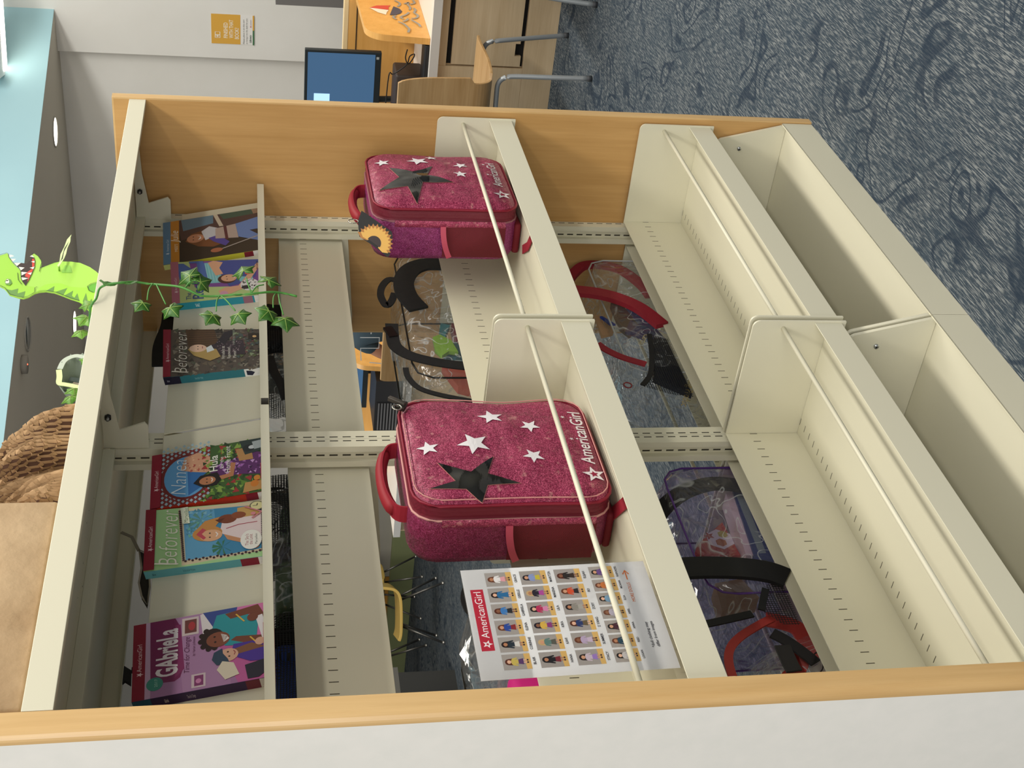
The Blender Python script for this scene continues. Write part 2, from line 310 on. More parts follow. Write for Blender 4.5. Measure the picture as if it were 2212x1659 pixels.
mb = MB(); x, y = 5.35, 3.05; c = P(47, 787, 'z', HC); mb.cyl((c.x, c.y, HC-.03), (c.x, c.y, HC-.001), .055, M('a39d92', .7), 24); mb.cyl((c.x, c.y, HC-.034), (c.x, c.y, HC-.03), .004, mk_emit('red_led', 'ff5a40', 3), 8)
tag(mb.build('smoke_detector', origin=(c.x, c.y, HC-.03)), 'small round ceiling detector with a red light on the grey soffit', 'smoke detector')
# pendant light bar, upper left of the frame
t = thing('pendant_light', (7.0, 1.45, 3.0), 'white linear pendant light with glowing underside before the pale blue fascia', 'ceiling light')
q = [P(-30, -60, 'z', 3.0), P(22, 150, 'z', 3.0)]
pa = P(3, -40, 'z', 2.95); pb = P(16, 158, 'z', 2.95); dd = (pb-pa).normalized(); nn = Vector((dd.y, -dd.x, 0)); nn = nn if nn.x < 0 else -nn
mb = MB(); pts = [pa+nn*.0, pb, pb+nn*.26, pa+nn*.26]; mb.prism([(p.x, p.y) for p in pts], 'z', 2.952, 3.10, M('f2f2f0', .5)); mb.build('housing', t)
mb = MB(); pts = [pa+nn*.02+dd*.02, pb+nn*.02-dd*.03, pb+nn*.13-dd*.03, pa+nn*.13+dd*.02]; mb.prism([(p.x, p.y) for p in pts], 'z', 2.944, 2.951, LAMP); mb.build('diffuser', t)
mb = MB(); c = (pa+pb)/2+nn*.13; mb.cyl((c.x, c.y, 3.10), (c.x, c.y, 4.4), .004, M('9a9a98', .4, .8), 8); mb.build('cable', t)
# poster on the column wall
XW = X1-.032
def onwall(x0, y1_, z1_, w_, h_): return lambda u, v, h: Vector((XW-h, y1_-u*w_, z1_-v*h_))
a = P(457, 93, 'x', XW); b = P(458, 29, 'x', XW); c = P(549, 95, 'x', XW); pw = a.y-b.y; ph = a.z-c.z
mb = MB(); mb.box((XW-.001, a.y-pw, a.z-ph), (XW, a.y, a.z), M('eceae4', .6)); A = Art(mb, onwall(0, a.y, a.z, pw, ph), .0004); A.k = 3
A.rect(0, 0, 1, .68, 'e0ab45')
def vt(A, st, u, v, h, col, width=None, al='L', bold=.02): A.text(st, u, v, h, col, al, width=width, bold=bold, vd=-1)
vt(A, 'FINISHED', .2, .38, .095, 'f6ead0', .52); vt(A, 'WITH THAT', .2, .51, .095, 'f6ead0', .62); vt(A, 'BOOK?', .18, .64, .095, 'f6ead0', .38)
A.line([(.2, .09), (.4, .09), (.4, .2), (.2, .2), (.2, .09)], .02, 'f6ead0'); A.line([(.3, .09), (.3, .2)], .03, 'f6ead0'); A.rect(.23, .12, .28, .17, 'f6ead0')
vt(A, 'Please place it on the cart', .03, .77, .035, '6d6d6a', .82, bold=0); vt(A, 'or bring it to the desk for you', .03, .84, .035, '6d6d6a', .86, bold=0)
vt(A, 'Library', .08, .93, .045, '3f5a50', .26); A.ell(.62, .92, .02, .014, 'c04a70'); A.rect(.66, .915, .86, .925, 'b9a9b4')
A.rect(0, .965, .5, 1, '4d7a55'); A.rect(.5, .965, 1, 1, 'e0ab45')
tag(mb.build('poster', origin=(XW, a.y-pw/2, a.z-ph)), 'orange and white poster reading FINISHED WITH THAT BOOK? on the wall', 'poster')
# ================================================================== SHELVING UNIT
U = thing('shelving_unit', (W, 0, 0), 'double-sided beige steel library bookcase with maple end panels', 'bookcase')
YF, YR = -.2956, .3456
SLOT = M('4f4a3c', .8)
def end_panel(x0, x1, outer, ht=1.725):       # outer = -1: white laminate on the -x face
    xs, xi = (x0, x1) if outer < 0 else (x1, x0); sg = 1 if outer < 0 else -1; r = .015; xl = xs+sg*.003
    flip = lambda q: [(a_, YF+YR-b_) for a_, b_ in q]
    mb = MB(); mb.prism([(xi, YF+.004), (xl, YF+.020), (xl, YR-.020), (xi, YR-.004)], 'z', 0, ht-.004, WOOD); p = mb.build('end_panel', U)
    prof = [(xi, YF+.0039), (xi, YF), (xs+sg*r, YF)]+[(xs+sg*(r-r*math.sin(a*PI/16)), YF+r-r*math.cos(a*PI/16)) for a in range(1, 9)]+[(xs, YF+.017), (xl, YF+.0199)]
    mb = MB(); mb.prism(prof, 'z', 0, ht-.004, WOOD_EDGE, False); mb.build('edge_band', p)
    mb = MB(); mb.prism(flip(prof), 'z', 0, ht-.004, WOOD_EDGE, False); mb.build('edge_band', p)
    mb = MB(); mb.prism(prof[1:-2]+flip(prof[1:-2])[::-1], 'z', ht-.0039, ht, WOOD_EDGE); mb.build('edge_band', p, bevel=.001)
    mb = MB(); mb.box((min(xs, xl), YF+.017, 0), (max(xs, xl), YR-.017, ht-.004), LAMINATE); q = mb.build('laminate_face', p); q['label'] = 'white laminate outer face'
end_panel(-.0364, -.0005, -1, 1.755); YF -= .0035; end_panel(2*W+.0015, 2*W+.036, 1); YF += .0035
Z0S = 1.3565
def upr_slots(xc, lo, hi):          # pressed slots, one inch apart
    def f(n, l, x, y, z):
        zz = mth(n, l, 'FRACT', mth(n, l, 'DIVIDE', mth(n, l, 'ADD', z, 10*.0254*10-Z0S+.0127), .0254)); zr = band(n, l, zz, .185, .815)
        rows = []
        if lo < -.01: rows.append(band(n, l, x, xc-W-.0077, xc-W-.0047))
        if hi > .01: rows.append(band(n, l, x, xc-W+.0047, xc-W+.0077))
        r = rows[0] if len(rows) == 1 else mth(n, l, 'ADD', *rows)
        outer = mth(n, l, 'ADD', mth(n, l, 'LESS_THAN', y, .0004), mth(n, l, 'GREATER_THAN', y, .0496))
        side = mth(n, l, 'MULTIPLY', band(n, l, y, .0280, .0318), mth(n, l, 'LESS_THAN', x, xc-W+lo+.0125))
        seam = mth(n, l, 'MULTIPLY', band(n, l, x, xc-W-.0004, xc-W+.0004), .5)
        g = mth(n, l, 'ADD', mth(n, l, 'MULTIPLY', zr, mth(n, l, 'ADD', mth(n, l, 'MULTIPLY', r, outer), side)), mth(n, l, 'MULTIPLY', seam, outer))
        return mth(n, l, 'MINIMUM', g, 1)
    return slotted('slotted_upright_steel', f, '3a372c')
def upright(xc, lo, hi):
    mb = MB(); a, b = xc+lo, xc+hi; mt = upr_slots(xc, lo, hi)
    mb.box((a, 0, 0), (b, .0135, 1.672), mt); mb.box((a, .0365, 0), (b, .05, 1.672), mt)
    mb.box((a+.012, .0135, 0), (b-.001 if hi < .02 else b-.012, .0365, 1.672), mt)
    return mb.build('upright', U)
upright(0, 0.0, .025); upright(W, -.025, .025); upright(2*W, -.025, 0.0)
def mirror(y, rear): return (.05-y) if rear else y
_sm = {}
def shelf_mat(zf, rear):
    if (zf, rear) not in _sm:
        def f(n, l, x, y, z):
            if rear: y = mth(n, l, 'SUBTRACT', .05, y)
            xr = band(n, l, mth(n, l, 'FRACT', mth(n, l, 'DIVIDE', mth(n, l, 'ADD', x, W), .0254)), .46, .54)
            b1 = band(n, l, z, zf+.088, zf+.104); b2 = mth(n, l, 'MULTIPLY', band(n, l, z, zf+.016, zf+.0265), band(n, l, y, -.2789, -.27))
            b3 = mth(n, l, 'MULTIPLY', band(n, l, y, -.0475, -.0315), mth(n, l, 'LESS_THAN', z, zf+.001))
            return mth(n, l, 'MULTIPLY', xr, mth(n, l, 'MINIMUM', mth(n, l, 'ADD', b1, mth(n, l, 'ADD', b2, b3)), 1))
        _sm[(zf, rear)] = slotted('slotted_shelf_steel', f)
    return _sm[(zf, rear)]
def shelf(bay, zf, rear, name='shelf'):
    x0 = bay*W+.011; x1 = (bay+1)*W-.011; yf, yb, T = -.2784, -.0095, .0018
    def Y(y): return mirror(y, rear)
    SM = shelf_mat(zf, rear)
    def bx(mb, a, b, mat=None): mb.box((a[0], min(Y(a[1]), Y(b[1])), a[2]), (b[0], max(Y(a[1]), Y(b[1])), b[2]), mat or SM)
    mb = MB(); bx(mb, (x0, yf, zf-T), (x1, yb, zf)); bx(mb, (x0, yb, zf-T), (x1, yb+T, zf+.156)); bx(mb, (x0, yf-T, zf-.027), (x1, yf, zf+.029)); bx(mb, (x0, yf, zf-.027), (x1, yf+.012, zf-.027+T))
    s_ = mb.build(name, U, bevel=.0005)
    for xs in (x0-.0045, x1+.0005):
        mb = MB(); z1 = zf+.155; z0 = zf-.037; yF = -.2835; rr = .014
        pl = [(0, z0+.02), (yF+.05, z0), (yF, z0), (yF, z1-rr)]+[(yF+rr-rr*math.cos(a*PI/12), z1-rr+rr*math.sin(a*PI/12)) for a in range(1, 7)]+[(0, z1)]
        mb.prism([(Y(p[0]), p[1]) for p in pl], 'x', xs, xs+.004, MB_METAL); b_ = mb.build('side_bracket', s_, bevel=.001)
    mb = MB(); mb.cyl((x0, Y(-.267), zf+.092), (x1, Y(-.267), zf+.092), .0046, MB_METAL, 12); mb.build('retaining_rod', s_)
    return s_
for bay in (0, 1):
    shelf(bay, .8110, False); shelf(bay, .3000, False); shelf(bay, 1.1870, True); shelf(bay, .7600, True); shelf(bay, .2840, True)
    # base shelf, front and rear
    for rear in (False, True):
        Y = lambda y: mirror(y, rear); x0 = bay*W+.0008; x1 = (bay+1)*W-.0008
        mb = MB(); f = lambda a, b: mb.box((a[0], min(Y(a[1]), Y(b[1])), a[2]), (b[0], max(Y(a[1]), Y(b[1])), b[2]), MB_METAL)
        f((x0, -.295, 0), (x1, -.2932, .0804)); f((x0, -.295, .0786), (x1, -.29, .0804)); f((x0, -.29, .070), (x1, -.002, .0718)); f((x0, -.2932, .070), (x1, -.29, .0790))
        s_ = mb.build('base_shelf', U, bevel=.0006)
        for k, xs in enumerate((x0+.002, x1-.012)):
            mb = MB(); pl = [(-.001, .0725), (-.289, .0725), (-.292, .083), (-.252, .238), (-.247, .245), (-.238, .249), (-.001, .249)]
            mb.prism([(Y(p[0]), p[1]) for p in pl], 'x', xs, xs+.008, MB_METAL, True); b_ = mb.build('base_bracket', s_, bevel=.0025)
            if not rear:
                mb = MB(); mb.cyl((xs-.004, -.2275, .186), (xs+.0005, -.2275, .186), .0052, M('c9cdd0', .25, .9), 14); mb.cyl((xs-.0045, -.2275, .186), (xs-.004, -.2275, .186), .0022, M('33363a', .4, .8), 8); mb.build('screw', b_)
    # sloped display shelf
    x0 = bay*W+.011; x1 = (bay+1)*W-.011
    mb = MB(); mb.box((x0, -.0927, 1.3796), (x1, -.0909, 1.3957), MB_METAL); mb.box((x0, -.0909, 1.3796), (x1, -.052, 1.3814), MB_METAL); d = mb.build('display_shelf', U, bevel=.0012)
    mb = MB(); bx0 = (x0-.006, W-.0030)[bay]; bx1 = (W-.0105, x1-.03)[bay]; mb.prism([(-.0590, 1.3820), (-.0195, 1.5740), (-.0175, 1.5740), (-.0570, 1.3820)], 'x', bx0, bx1, MB_METAL); mb.build('display_board', d, bevel=.0006)
    if bay == 1: mb = MB(); mb.box((x0-.008, -.0915, 1.3805), (x0-.0005, -.07, 1.394), M('3c3a36', .5)); mb.build('end_clip', d)
# canopy
mb = MB(); cx0, cx1 = .0005, 2*W+.001
mb.box((cx0, YF-.0004, 1.6486), (cx1, YF+.0016, 1.6858), MB_METAL); mb.box((cx0, YR-.002, 1.6486), (cx1, YR, 1.6858), MB_METAL); mb.box((cx0, YF+.0016, 1.684), (cx1, YR-.002, 1.6858), MB_METAL)
mb.box((cx0, YF+.0016, 1.6486), (cx1, YF+.012, 1.6502), MB_METAL); mb.box((cx0, YR-.012, 1.6486), (cx1, YR-.002, 1.6502), MB_METAL)
cano = mb.build('canopy_top', U, bevel=.0008); cano['label'] = 'flat beige canopy on top'
mb = MB(); mb.box((.01, -.006, 1.662), (W-.03, .008, 1.684), MB_METAL); mb.box((W+.03, -.006, 1.662), (2*W-.01, .008, 1.684), MB_METAL); mb.build('cross_tie', cano, bevel=.001)
for xs in (.012, W-.022, 2*W-.03):
    mb = MB(); mb.prism([(-.001, 1.601), (-.052, 1.601), (-.060, 1.607), (-.043, 1.652), (-.12, 1.664), (-.275, 1.672), (-.275, 1.682), (-.001, 1.682)], 'x', xs, xs+.004, MB_METAL); b_ = mb.build('canopy_bracket', U, bevel=.001)
    mb = MB(); mb.cyl((xs-.012, -.075, 1.671), (xs, -.075, 1.671), .003, M('a8a8a6', .3, .9), 10); mb.cyl((xs-.006, -.075, 1.671), (xs, -.075, 1.671), .0065, M('3f3f3e', .3, .9), 6); mb.build('bolt', b_)
# ================================================================== BOOKS ON THE SLOPED DISPLAY
BV = Vector((0, -.0395, -.192)).normalized(); BN = Vector((0, -.192, .0395)).normalized(); BP = Vector((0, -.0195, 1.574))
def Pb(x, y, off):                   # sight line meets a plane lying `off` in front of the sloped board
    d = ray(x, y); p0 = BP+BN*off; return CAM+d*((p0-CAM).dot(BN)/d.dot(BN))
def book(label, quad, th, spine_col, cover_col, art, spine_art=None, foot=.012):
    TL, TR, BR, BL = [Pb(x, y, th) for x, y in quad]       # as read: top-left, top-right, bottom-right, bottom-left
    dn = (BL-TL).normalized(); zb = 1.3822                     # let the lower edge run down onto the tray
    BL = TL+(BL-TL)*((TL.z-zb)/(TL.z-BL.z)); BR = TR+(BR-TR)*((TR.z-zb)/(TR.z-BR.z)); n = -BN
    t = thing('book', (BL+BR)/2, label, 'book', 'paperback books on the sloped display shelf')
    def F(u, v, h):                    # u across, v down, 0..1
        return TL*(1-u)*(1-v)+TR*u*(1-v)+BR*u*v+BL*(1-u)*v-n*h
    def slab(mb, h0, h1, mat, e=0): q = [F(e, e, 0), F(1-e, e, 0), F(1-e, 1-e, 0), F(e, 1-e, 0)]; mb.add([p+n*h0 for p in q]+[p+n*h1 for p in q], [(0, 1, 2, 3), (7, 6, 5, 4), (0, 4, 5, 1), (1, 5, 6, 2), (2, 6, 7, 3), (3, 7, 4, 0)], mat)
    mb = MB(); slab(mb, 0, .0007, M(cover_col, .32)); A = Art(mb, F, .00002); A.aspect = ((TL-BL).length)/((TR-TL).length); A.step = 0; art(A); mb.build('front_cover', t)
    mb = MB(); slab(mb, .0008, th-.0009, M('e6dfcc', .8), .012); mb.build('page_block', t)
    mb = MB(); slab(mb, th-.0008, th-.0002, M(cover_col, .4)); mb.build('back_cover', t)
    ws = (TR-TL).length
    def G(u, v, h):                    # spine: u 0..1 from the front cover to the back, v down
        return F(0, v, 0)+n*(th*u)-(TR-TL).normalized()*(h+.0006)
    mb = MB(); q = [G(0, 0, 0), G(1, 0, 0), G(1, 1, 0), G(0, 1, 0)]; qq = [p+(TR-TL).normalized()*.0011 for p in q]; mb.add(q+qq, [(0, 1, 2, 3), (7, 6, 5, 4), (0, 4, 5, 1), (1, 5, 6, 2), (2, 6, 7, 3), (3, 7, 4, 0)], M(spine_col, .35)); A = Art(mb, G, .00004)
    if spine_art: spine_art(A)
    mb.build('spine', t); return t
def T(A, st, u, v, h, col, width=None, al='L', bold=0, shear=0, rot=0, asp=None):
    k = A.aspect if asp is None else asp         # h is a share of cover height
    vs, fs = textmesh(st, bold, shear); x0 = min(p[0] for p in vs); x1 = max(p[0] for p in vs); sc = h*1.4; sx = sc*k if not width else width/(x1-x0)
    off = {'L': x0, 'C': (x0+x1)/2, 'R': x1}[al]; c, sn = math.cos(R(rot)), math.sin(R(rot)); out = []
    for a, b in vs: a = (a-off)*sx/k; b = b*sc; out.append((u+(a*c-b*sn)*k, v-(a*sn+b*c)))
    A.put(out, fs, col)
def logo(A, u, v, h, col='f0e6e2', width=.34):
    A.star(u-.035, v-h*.35, .028, col, 90, .42, 0, 1); T(A, 'AmericanGirl', u, v, h, col, width)
def jlabel(A, v0=.9, v1=.985, col='b01c30', us=1, bg_='ece8e6'): A.rect(0, v0, us, v1, bg_); A.line([(.25, v1-.03), (.6, v1-.03), (.7, v1-.045), (.7, v0+.03), (.7, v0+.012)], .012, col) if us == 1 else None
def fig(A, x, y, s, skin, hair, top, bot=None, hat=None, side=1):     # a painted child: hair, face, shoulders
    A.ell(x-.01*side, y+.01*s, .13*s, .12*s, hair); A.poly([(x-.16*s, y+.3*s), (x-.14*s, y), (x-.05*s, y+.05*s), (x-.02*s, y+.3*s)], hair)
    A.poly([(x-.05*s, y+.08*s), (x+.05*s, y+.08*s), (x+.06*s, y+.18*s), (x-.06*s, y+.18*s)], skin)
    A.poly([(x-.2*s, y+.2*s), (x-.08*s, y+.14*s), (x+.08*s, y+.14*s), (x+.2*s, y+.2*s), (x+.22*s, y+.5*s), (x-.22*s, y+.5*s)], top)
    A.ell(x+.02*side*s, y+.02*s, .085*s, .09*s, skin)
    A.poly([(x-.09*s, y), (x-.08*s, y-.08*s), (x+.02*s, y-.105*s), (x+.11*s, y-.06*s), (x+.09*s, y-.03*s), (x, y-.05*s)], hair)
    for dx in (-.015, .055): A.ell(x+dx*s*side, y+.0*s, .011*s, .008*s, '2c1a14', 8)
    A.line([(x-.005*s*side, y+.05*s), (x+.025*s*side, y+.06*s), (x+.055*s*side, y+.045*s)], .012*s, 'f3e6df')
def speck(A, u0, v0, u1, v1, n, r, cols, seed=1):
    rd = random.Random(seed)
    for _ in range(n): u = rd.uniform(u0, u1); v = rd.uniform(v0, v1); a = rd.uniform(0, 6.28); rr = r*rd.uniform(.5, 1.3); A.poly([(u+rr*math.cos(a), v+rr*.6*math.sin(a)), (u+rr*math.cos(a+2), v+rr*.6*math.sin(a+2)), (u+rr*math.cos(a+4.1), v+rr*.6*math.sin(a+4.1))], rd.choice(cols)); A.k -= .9
def art_gab(A):
    A.rect(0, 0, 1, 1, 'a97aa6'); A.poly([(.0, .36), (1, .3), (1, .62), (0, .7)], 'b487b0'); A.poly([(.0, .75), (.5, .62), (1, .6), (1, 1), (0, 1)], 'c9629f'); A.poly([(.45, .8), (1, .68), (1, 1), (.2, 1)], 'dd7ab2')
    A.rect(0, .09, 1, .13, 'c8a6c4'); A.poly([(.18, .13), (1, .12), (1, .3), (.9, .33), (.3, .36), (.2, .34), (.16, .3)], '7c2158'); A.poly([(.2, .3), (.5, .33), (.9, .3), (.9, .34), (.3, .37)], '8d2f66')
    A.rect(0, 0, 1, .09, '8a1230'); logo(A, .36, .065, .035, 'e8cdd0', .36)
    T(A, 'GAbrieLa', .24, .315, .15, 'efe6ea', .62, bold=.03); A.ell(.17, .16, .085, .06, '3f8f80'); T(A, '2017', .13, .18, .022, '9fd0c4', .1)
    T(A, 'Time for Change', .24, .405, .04, '5d1c48', .47, shear=.3); T(A, 'by Varian Johnson', .44, .445, .02, '5d1c48', .26, shear=.3)
    A.rect(.73, .35, .97, .47, 'd9c8c6'); A.rect(.76, .37, .94, .455, '74403c'); A.ell(.85, .42, .06, .025, 'b13a40'); A.rect(.03, .42, .2, .52, 'dcc8cc'); A.rect(.05, .44, .18, .505, '8a3a70'); A.ell(.11, .47, .03, .02, 'd78ab8')
    A.poly([(.55, .58), (.7, .5), (.98, .48), (1, .52), (1, .72), (.85, .62)], 'e9e1e0'); A.poly([(.7, .6), (1, .5), (1, .75), (.8, .72)], '3c4f94')
    A.poly([(.5, .66), (.72, .56), (.93, .6), (.95, .78), (.75, .9), (.45, .88)], '2f9aa2'); A.poly([(.47, .84), (.56, .7), (.6, .74), (.56, .93), (.35, .96)], '7c4530'); A.poly([(.85, .7), (.93, .66), (.99, .9), (.75, .97), (.72, .92), (.88, .86)], '7c4530')
    A.ell(.62, .57, .14, .085, '2c1712'); [A.ell(.62+.13*math.cos(a), .56+.075*math.sin(a), .035, .022, '2c1712', 8) for a in (2.2, 2.8, 3.4, 4, 4.6, 5.2, 5.8)]
    A.ell(.6, .61, .1, .085, '8a4f38'); A.poly([(.55, .65), (.62, .68), (.67, .63), (.64, .67), (.59, .69)], 'f4e9e2'); A.ell(.57, .59, .012, .009, '20100c', 8); A.ell(.64, .585, .012, .009, '20100c', 8)
    A.poly([(.24, .84), (.36, .7), (.5, .72), (.5, .9), (.4, .97), (.22, .97)], '50349a'); A.poly([(.3, .66), (.42, .68), (.48, .85), (.4, .95), (.36, .75)], '8a5a3c'); A.ell(.37, .68, .085, .075, 'e3b295'); A.poly([(.27, .69), (.26, .6), (.34, .565), (.43, .58), (.47, .64), (.4, .645), (.32, .68)], '33475c')
    A.ell(.35, .69, .01, .008, '2c1a14', 8); A.ell(.41, .68, .01, .008, '2c1a14', 8); A.line([(.36, .725), (.39, .733), (.42, .72)], .007, 'a04040')
    A.poly([(.02, .82), (.2, .8), (.24, .95), (.1, .97), (.02, .9)], '2b2634'); A.poly([(.06, .66), (.2, .6), (.3, .64), (.26, .72), (.1, .76)], 'e8dcc4')
    A.poly([(.5, .93), (.82, .88), (.84, .93), (.52, .98)], 'f2eeee'); A.line([(.44, .9), (.56, .84)], .012, 'e6b84a'); A.line([(.78, .8), (.9, .74)], .012, 'e6b84a'); A.ell(.48, .91, .05, .035, 'e3b295'); A.ell(.82, .86, .055, .04, '7c4530')
    A.rect(.4, .935, .72, .962, 'c01c3c'); T(A, 'SCHOLASTIC', .43, .957, .02, 'f2e4e4', .26, bold=.02)
def sp_gab(A): A.rect(0, 0, 1, .13, '1f5f80'); A.rect(0, .8, 1, .9, '7d2b40'); rt(A, 'Time for Change', .5, .38, .5, 'cdbfd8'); rt(A, 'Gabriela', .5, .22, .5, 'e6dcea', .02); jlabel(A)
def rt(A, st, u, v, h, col, bold=0, ln=None):        # lettering running down a spine
    vs, fs = textmesh(st, bold, 0); y0 = min(p[0] for p in vs); k = .0085*h/.5
    A.put([(u+.35*h*2*(0)+(-b*.9+.33)*h*1.2, v+(a-y0)*k*6*.17*1.0) for a, b in vs], fs, col)
book('purple paperback titled Gabriela, leftmost on the sloped display shelf', [(290-6, 1517), (289, 1352), (560, 1303), (562, 1465)], .019, '3a2358', '8a1230', art_gab, sp_gab)
def art_bfm(A):
    A.rect(0, 0, 1, 1, 'a9d494'); A.poly([(.02, .3), (.98, .26), (1, .95), (.1, .97)], 'd3c3a2'); A.poly([(.1, .33), (.93, .3), (.93, .93), (.14, .93)], '5f9fc4'); A.poly([(.1, .6), (.93, .55), (.93, .93), (.14, .93)], '3f86ad')
    for (px, py, s_) in ((.75, .45, .16), (.25, .62, .12)):
        for a in range(9): A.poly([(px, py), (px+s_*math.cos(a*.7)-.03, py+s_*.7*math.sin(a*.7)), (px+s_*math.cos(a*.7+.25), py+s_*.7*math.sin(a*.7+.25))], '3d7a58' if s_ < .13 else '5d8f86')
    speck(A, .45, .33, .93, .55, 50, .03, ['4f8aa0', '6fae9a', '80b5c8'], 3)
    A.poly([(.3, .95), (.35, .7), (.5, .6), (.7, .62), (.8, .75), (.8, .95)], 'e9d6d4'); A.poly([(.36, .66), (.46, .63), (.28, .86), (.2, .88)], 'c98f66'); A.ell(.2, .88, .05, .035, 'c98f66')
    A.ell(.5, .5, .13, .12, 'c88c4a'); A.poly([(.56, .4), (.72, .48), (.78, .62), (.7, .6), (.6, .56)], 'c88c4a'); A.ell(.46, .53, .1, .09, 'e0ab82'); A.poly([(.4, .47), (.5, .41), (.6, .46), (.56, .49), (.5, .455), (.43, .49)], 'c24a58')
    A.ell(.43, .52, .011, .008, '2c1a14', 8); A.ell(.5, .52, .011, .008, '2c1a14', 8); A.line([(.43, .57), (.47, .583), (.51, .567)], .01, 'f5ece6')
    A.line([(.55, .65), (.6, .75), (.62, .9)], .012, 'b04050'); A.poly([(.72, .74), (.9, .74), (.94, .9), (.74, .92)], 'c9a05c'); A.ell(.72, .66, .08, .075, '7d3f26'); A.poly([(.66, .6), (.72, .56), (.74, .64)], '5f2c1a'); A.ell(.77, .75, .06, .06, '8d4b2c')
    for i in range(22): A.ell(.08+.02*(i % 2), .33+i*.028, .017, .011, '3a1f2c', 8)
    for i in range(26): A.ell(.1+i*.033, .315-.0016*i, .014, .011, '3a1f2c', 8); A.ell(.1+i*.033, .94, .014, .011, '3a1f2c', 8)
    A.poly([(.7, .3), (.98, .28), (.99, .34), (.7, .36)], 'e4ead2'); T(A, 'Maryellen', .71, .345, .035, '5b7a54', .26, shear=.3)
    A.ell(.3, .85, .17, .085, 'f3f0e6', 26); T(A, "The Sky's", .2, .83, .028, 'a33a48', .2); T(A, 'the Limit', .21, .862, .028, 'a33a48', .18); T(A, 'Maryellen', .21, .9, .02, '4a4a40', .18)
    A.ell(.9, .9, .085, .06, '6c6a52', 24); A.ell(.9, .9, .072, .05, 'ddd59c', 24); A.line([(.9, .9), (.9, .865)], .008, '3b3a2c'); A.line([(.9, .9), (.94, .905)], .008, '3b3a2c'); A.line([(.68, .86), (.78, .94), (.9, .8)], .02, 'cf7f86'); A.ell(.76, .87, .03, .02, 'd98a90')
    A.rect(0, 0, 1, .085, '84122c'); logo(A, .36, .062, .033, 'e8cdd0', .34)
    script(A, .03, .265, .155, 'f3f2e0', .93)
def script(A, u, v, h, col, width): A.line([(u+.06, v-h*1.15), (u+.03, v-h*.5), (u+.01, v+.01)], .02, col); T(A, 'Beforever', u, v, h, col, width, shear=.35, bold=-.012)
def sp_bfm(A): rt(A, "The Sky's the Limit * My Journey", .5, .3, .42, '1f4f58'); rt(A, 'Beforever', .5, .06, .42, '12323a'); A.rect(0, .76, 1, .9, '84122c'); jlabel(A, .9, .985, '22222a')
book('green paperback titled Beforever with a girl holding a brown dog', [(310, 1236), (316, 1104), (559, 1082), (562, 1202)], .016, '5fa6ae', '84122c', art_bfm, sp_bfm)
def art_nan(A):
    A.rect(0, 0, 1, 1, '7a2a2a'); rd = random.Random(4)
    for i in range(14):
        for j in range(12): A.poly([(i*.08-.02+(j % 2)*.04, .1+j*.035), (i*.08+.01+(j % 2)*.04, .085+j*.035), (i*.08+.04+(j % 2)*.04, .1+j*.035), (i*.08+.01+(j % 2)*.04, .115+j*.035)], '9db9c4'); A.k -= .9
    A.ell(.5, .3, .42, .22, '6f2020', 30); A.ell(.5, .3, .38, .19, '5f9fd0', 30); A.poly([(.14, .32), (.86, .3), (.8, .43), (.6, .48), (.3, .46)], '2f6aa8'); A.poly([(.62, .25), (.86, .28), (.92, .4), (.8, .5), (.5, .5), (.55, .38)], 'd09c7c'); speck(A, .55, .3, .88, .48, 30, .02, ['a8584a', 'e3b996', 'b3463c'], 7)
    A.rect(0, .5, 1, 1, '3f5f2c'); speck(A, 0, .44, 1, .98, 220, .05, ['2f5224', '5f8a34', '89a84a', '27401e', 'a33434'], 8)
    A.poly([(.35, .55), (.48, .5), (.62, .58), (.75, .9), (.7, 1), (.3, 1), (.38, .75)], '5e2a66'); speck(A, .38, .55, .68, .98, 70, .03, ['a86ab4', '3a1c44', 'c79ad0'], 9)
    A.poly([(.24, .44), (.34, .36), (.46, .42), (.48, .56), (.36, .6), (.24, .56)], '1c1414'); A.ell(.35, .48, .075, .07, 'b97b54'); A.ell(.32, .475, .01, .008, '20100c', 8); A.ell(.38, .475, .01, .008, '20100c', 8); A.line([(.32, .515), (.36, .523), (.39, .512)], .01, 'f0dcd2')
    A.poly([(.33, .6), (.4, .58), (.42, .66), (.62, .68), (.6, .72), (.36, .7)], 'b97b54'); A.poly([(.62, .75), (.85, .72), (.86, .85), (.62, .87)], 'b98a54'); A.poly([(.72, .8), (1, .75), (1, 1), (.78, 1)], '2c3a38'); A.ell(.84, .83, .07, .05, '20262a'); A.ell(.85, .86, .035, .03, 'c9cfd0'); A.poly([(.8, .88), (.95, .86), (.97, .97), (.82, .97)], 'a9b2b4')
    A.poly([(.02, .78), (.2, .8), (.2, .98), (.05, .98)], 'c08f52'); A.ell(.16, .88, .06, .035, 'cf7d2c'); A.ell(.26, .9, .045, .028, 'd98a34'); A.rect(.22, .93, .52, .985, 'a3203c'); T(A, '1941', .34, .972, .03, 'f0d9da', .13)
    A.rect(0, 0, 1, .085, '8e1230'); logo(A, .36, .062, .033, 'e8cdd0', .32); T(A, 'Nanea', .16, .3, .135, 'dfeef6', .66, shear=.35, bold=-.015)
    T(A, 'Hula', .5, .565, .07, 'f5f3e8', .3, bold=.01); T(A, 'for the', .53, .615, .032, 'f5f3e8', .22); T(A, 'Home Front', .44, .675, .05, 'f5f3e8', .5)
def sp_nan(A): rt(A, 'Hula for the Home Front * A Nanea', .5, .3, .4, 'd9863c'); A.rect(0, .8, 1, .9, '84122c'); jlabel(A)
book('paperback titled Nanea, Hula for the Home Front, with red spine', [(324, 1101), (329, 986), (561, 947), (564, 1062)], .0155, 'b8301c', '8e1230', art_nan, sp_nan)
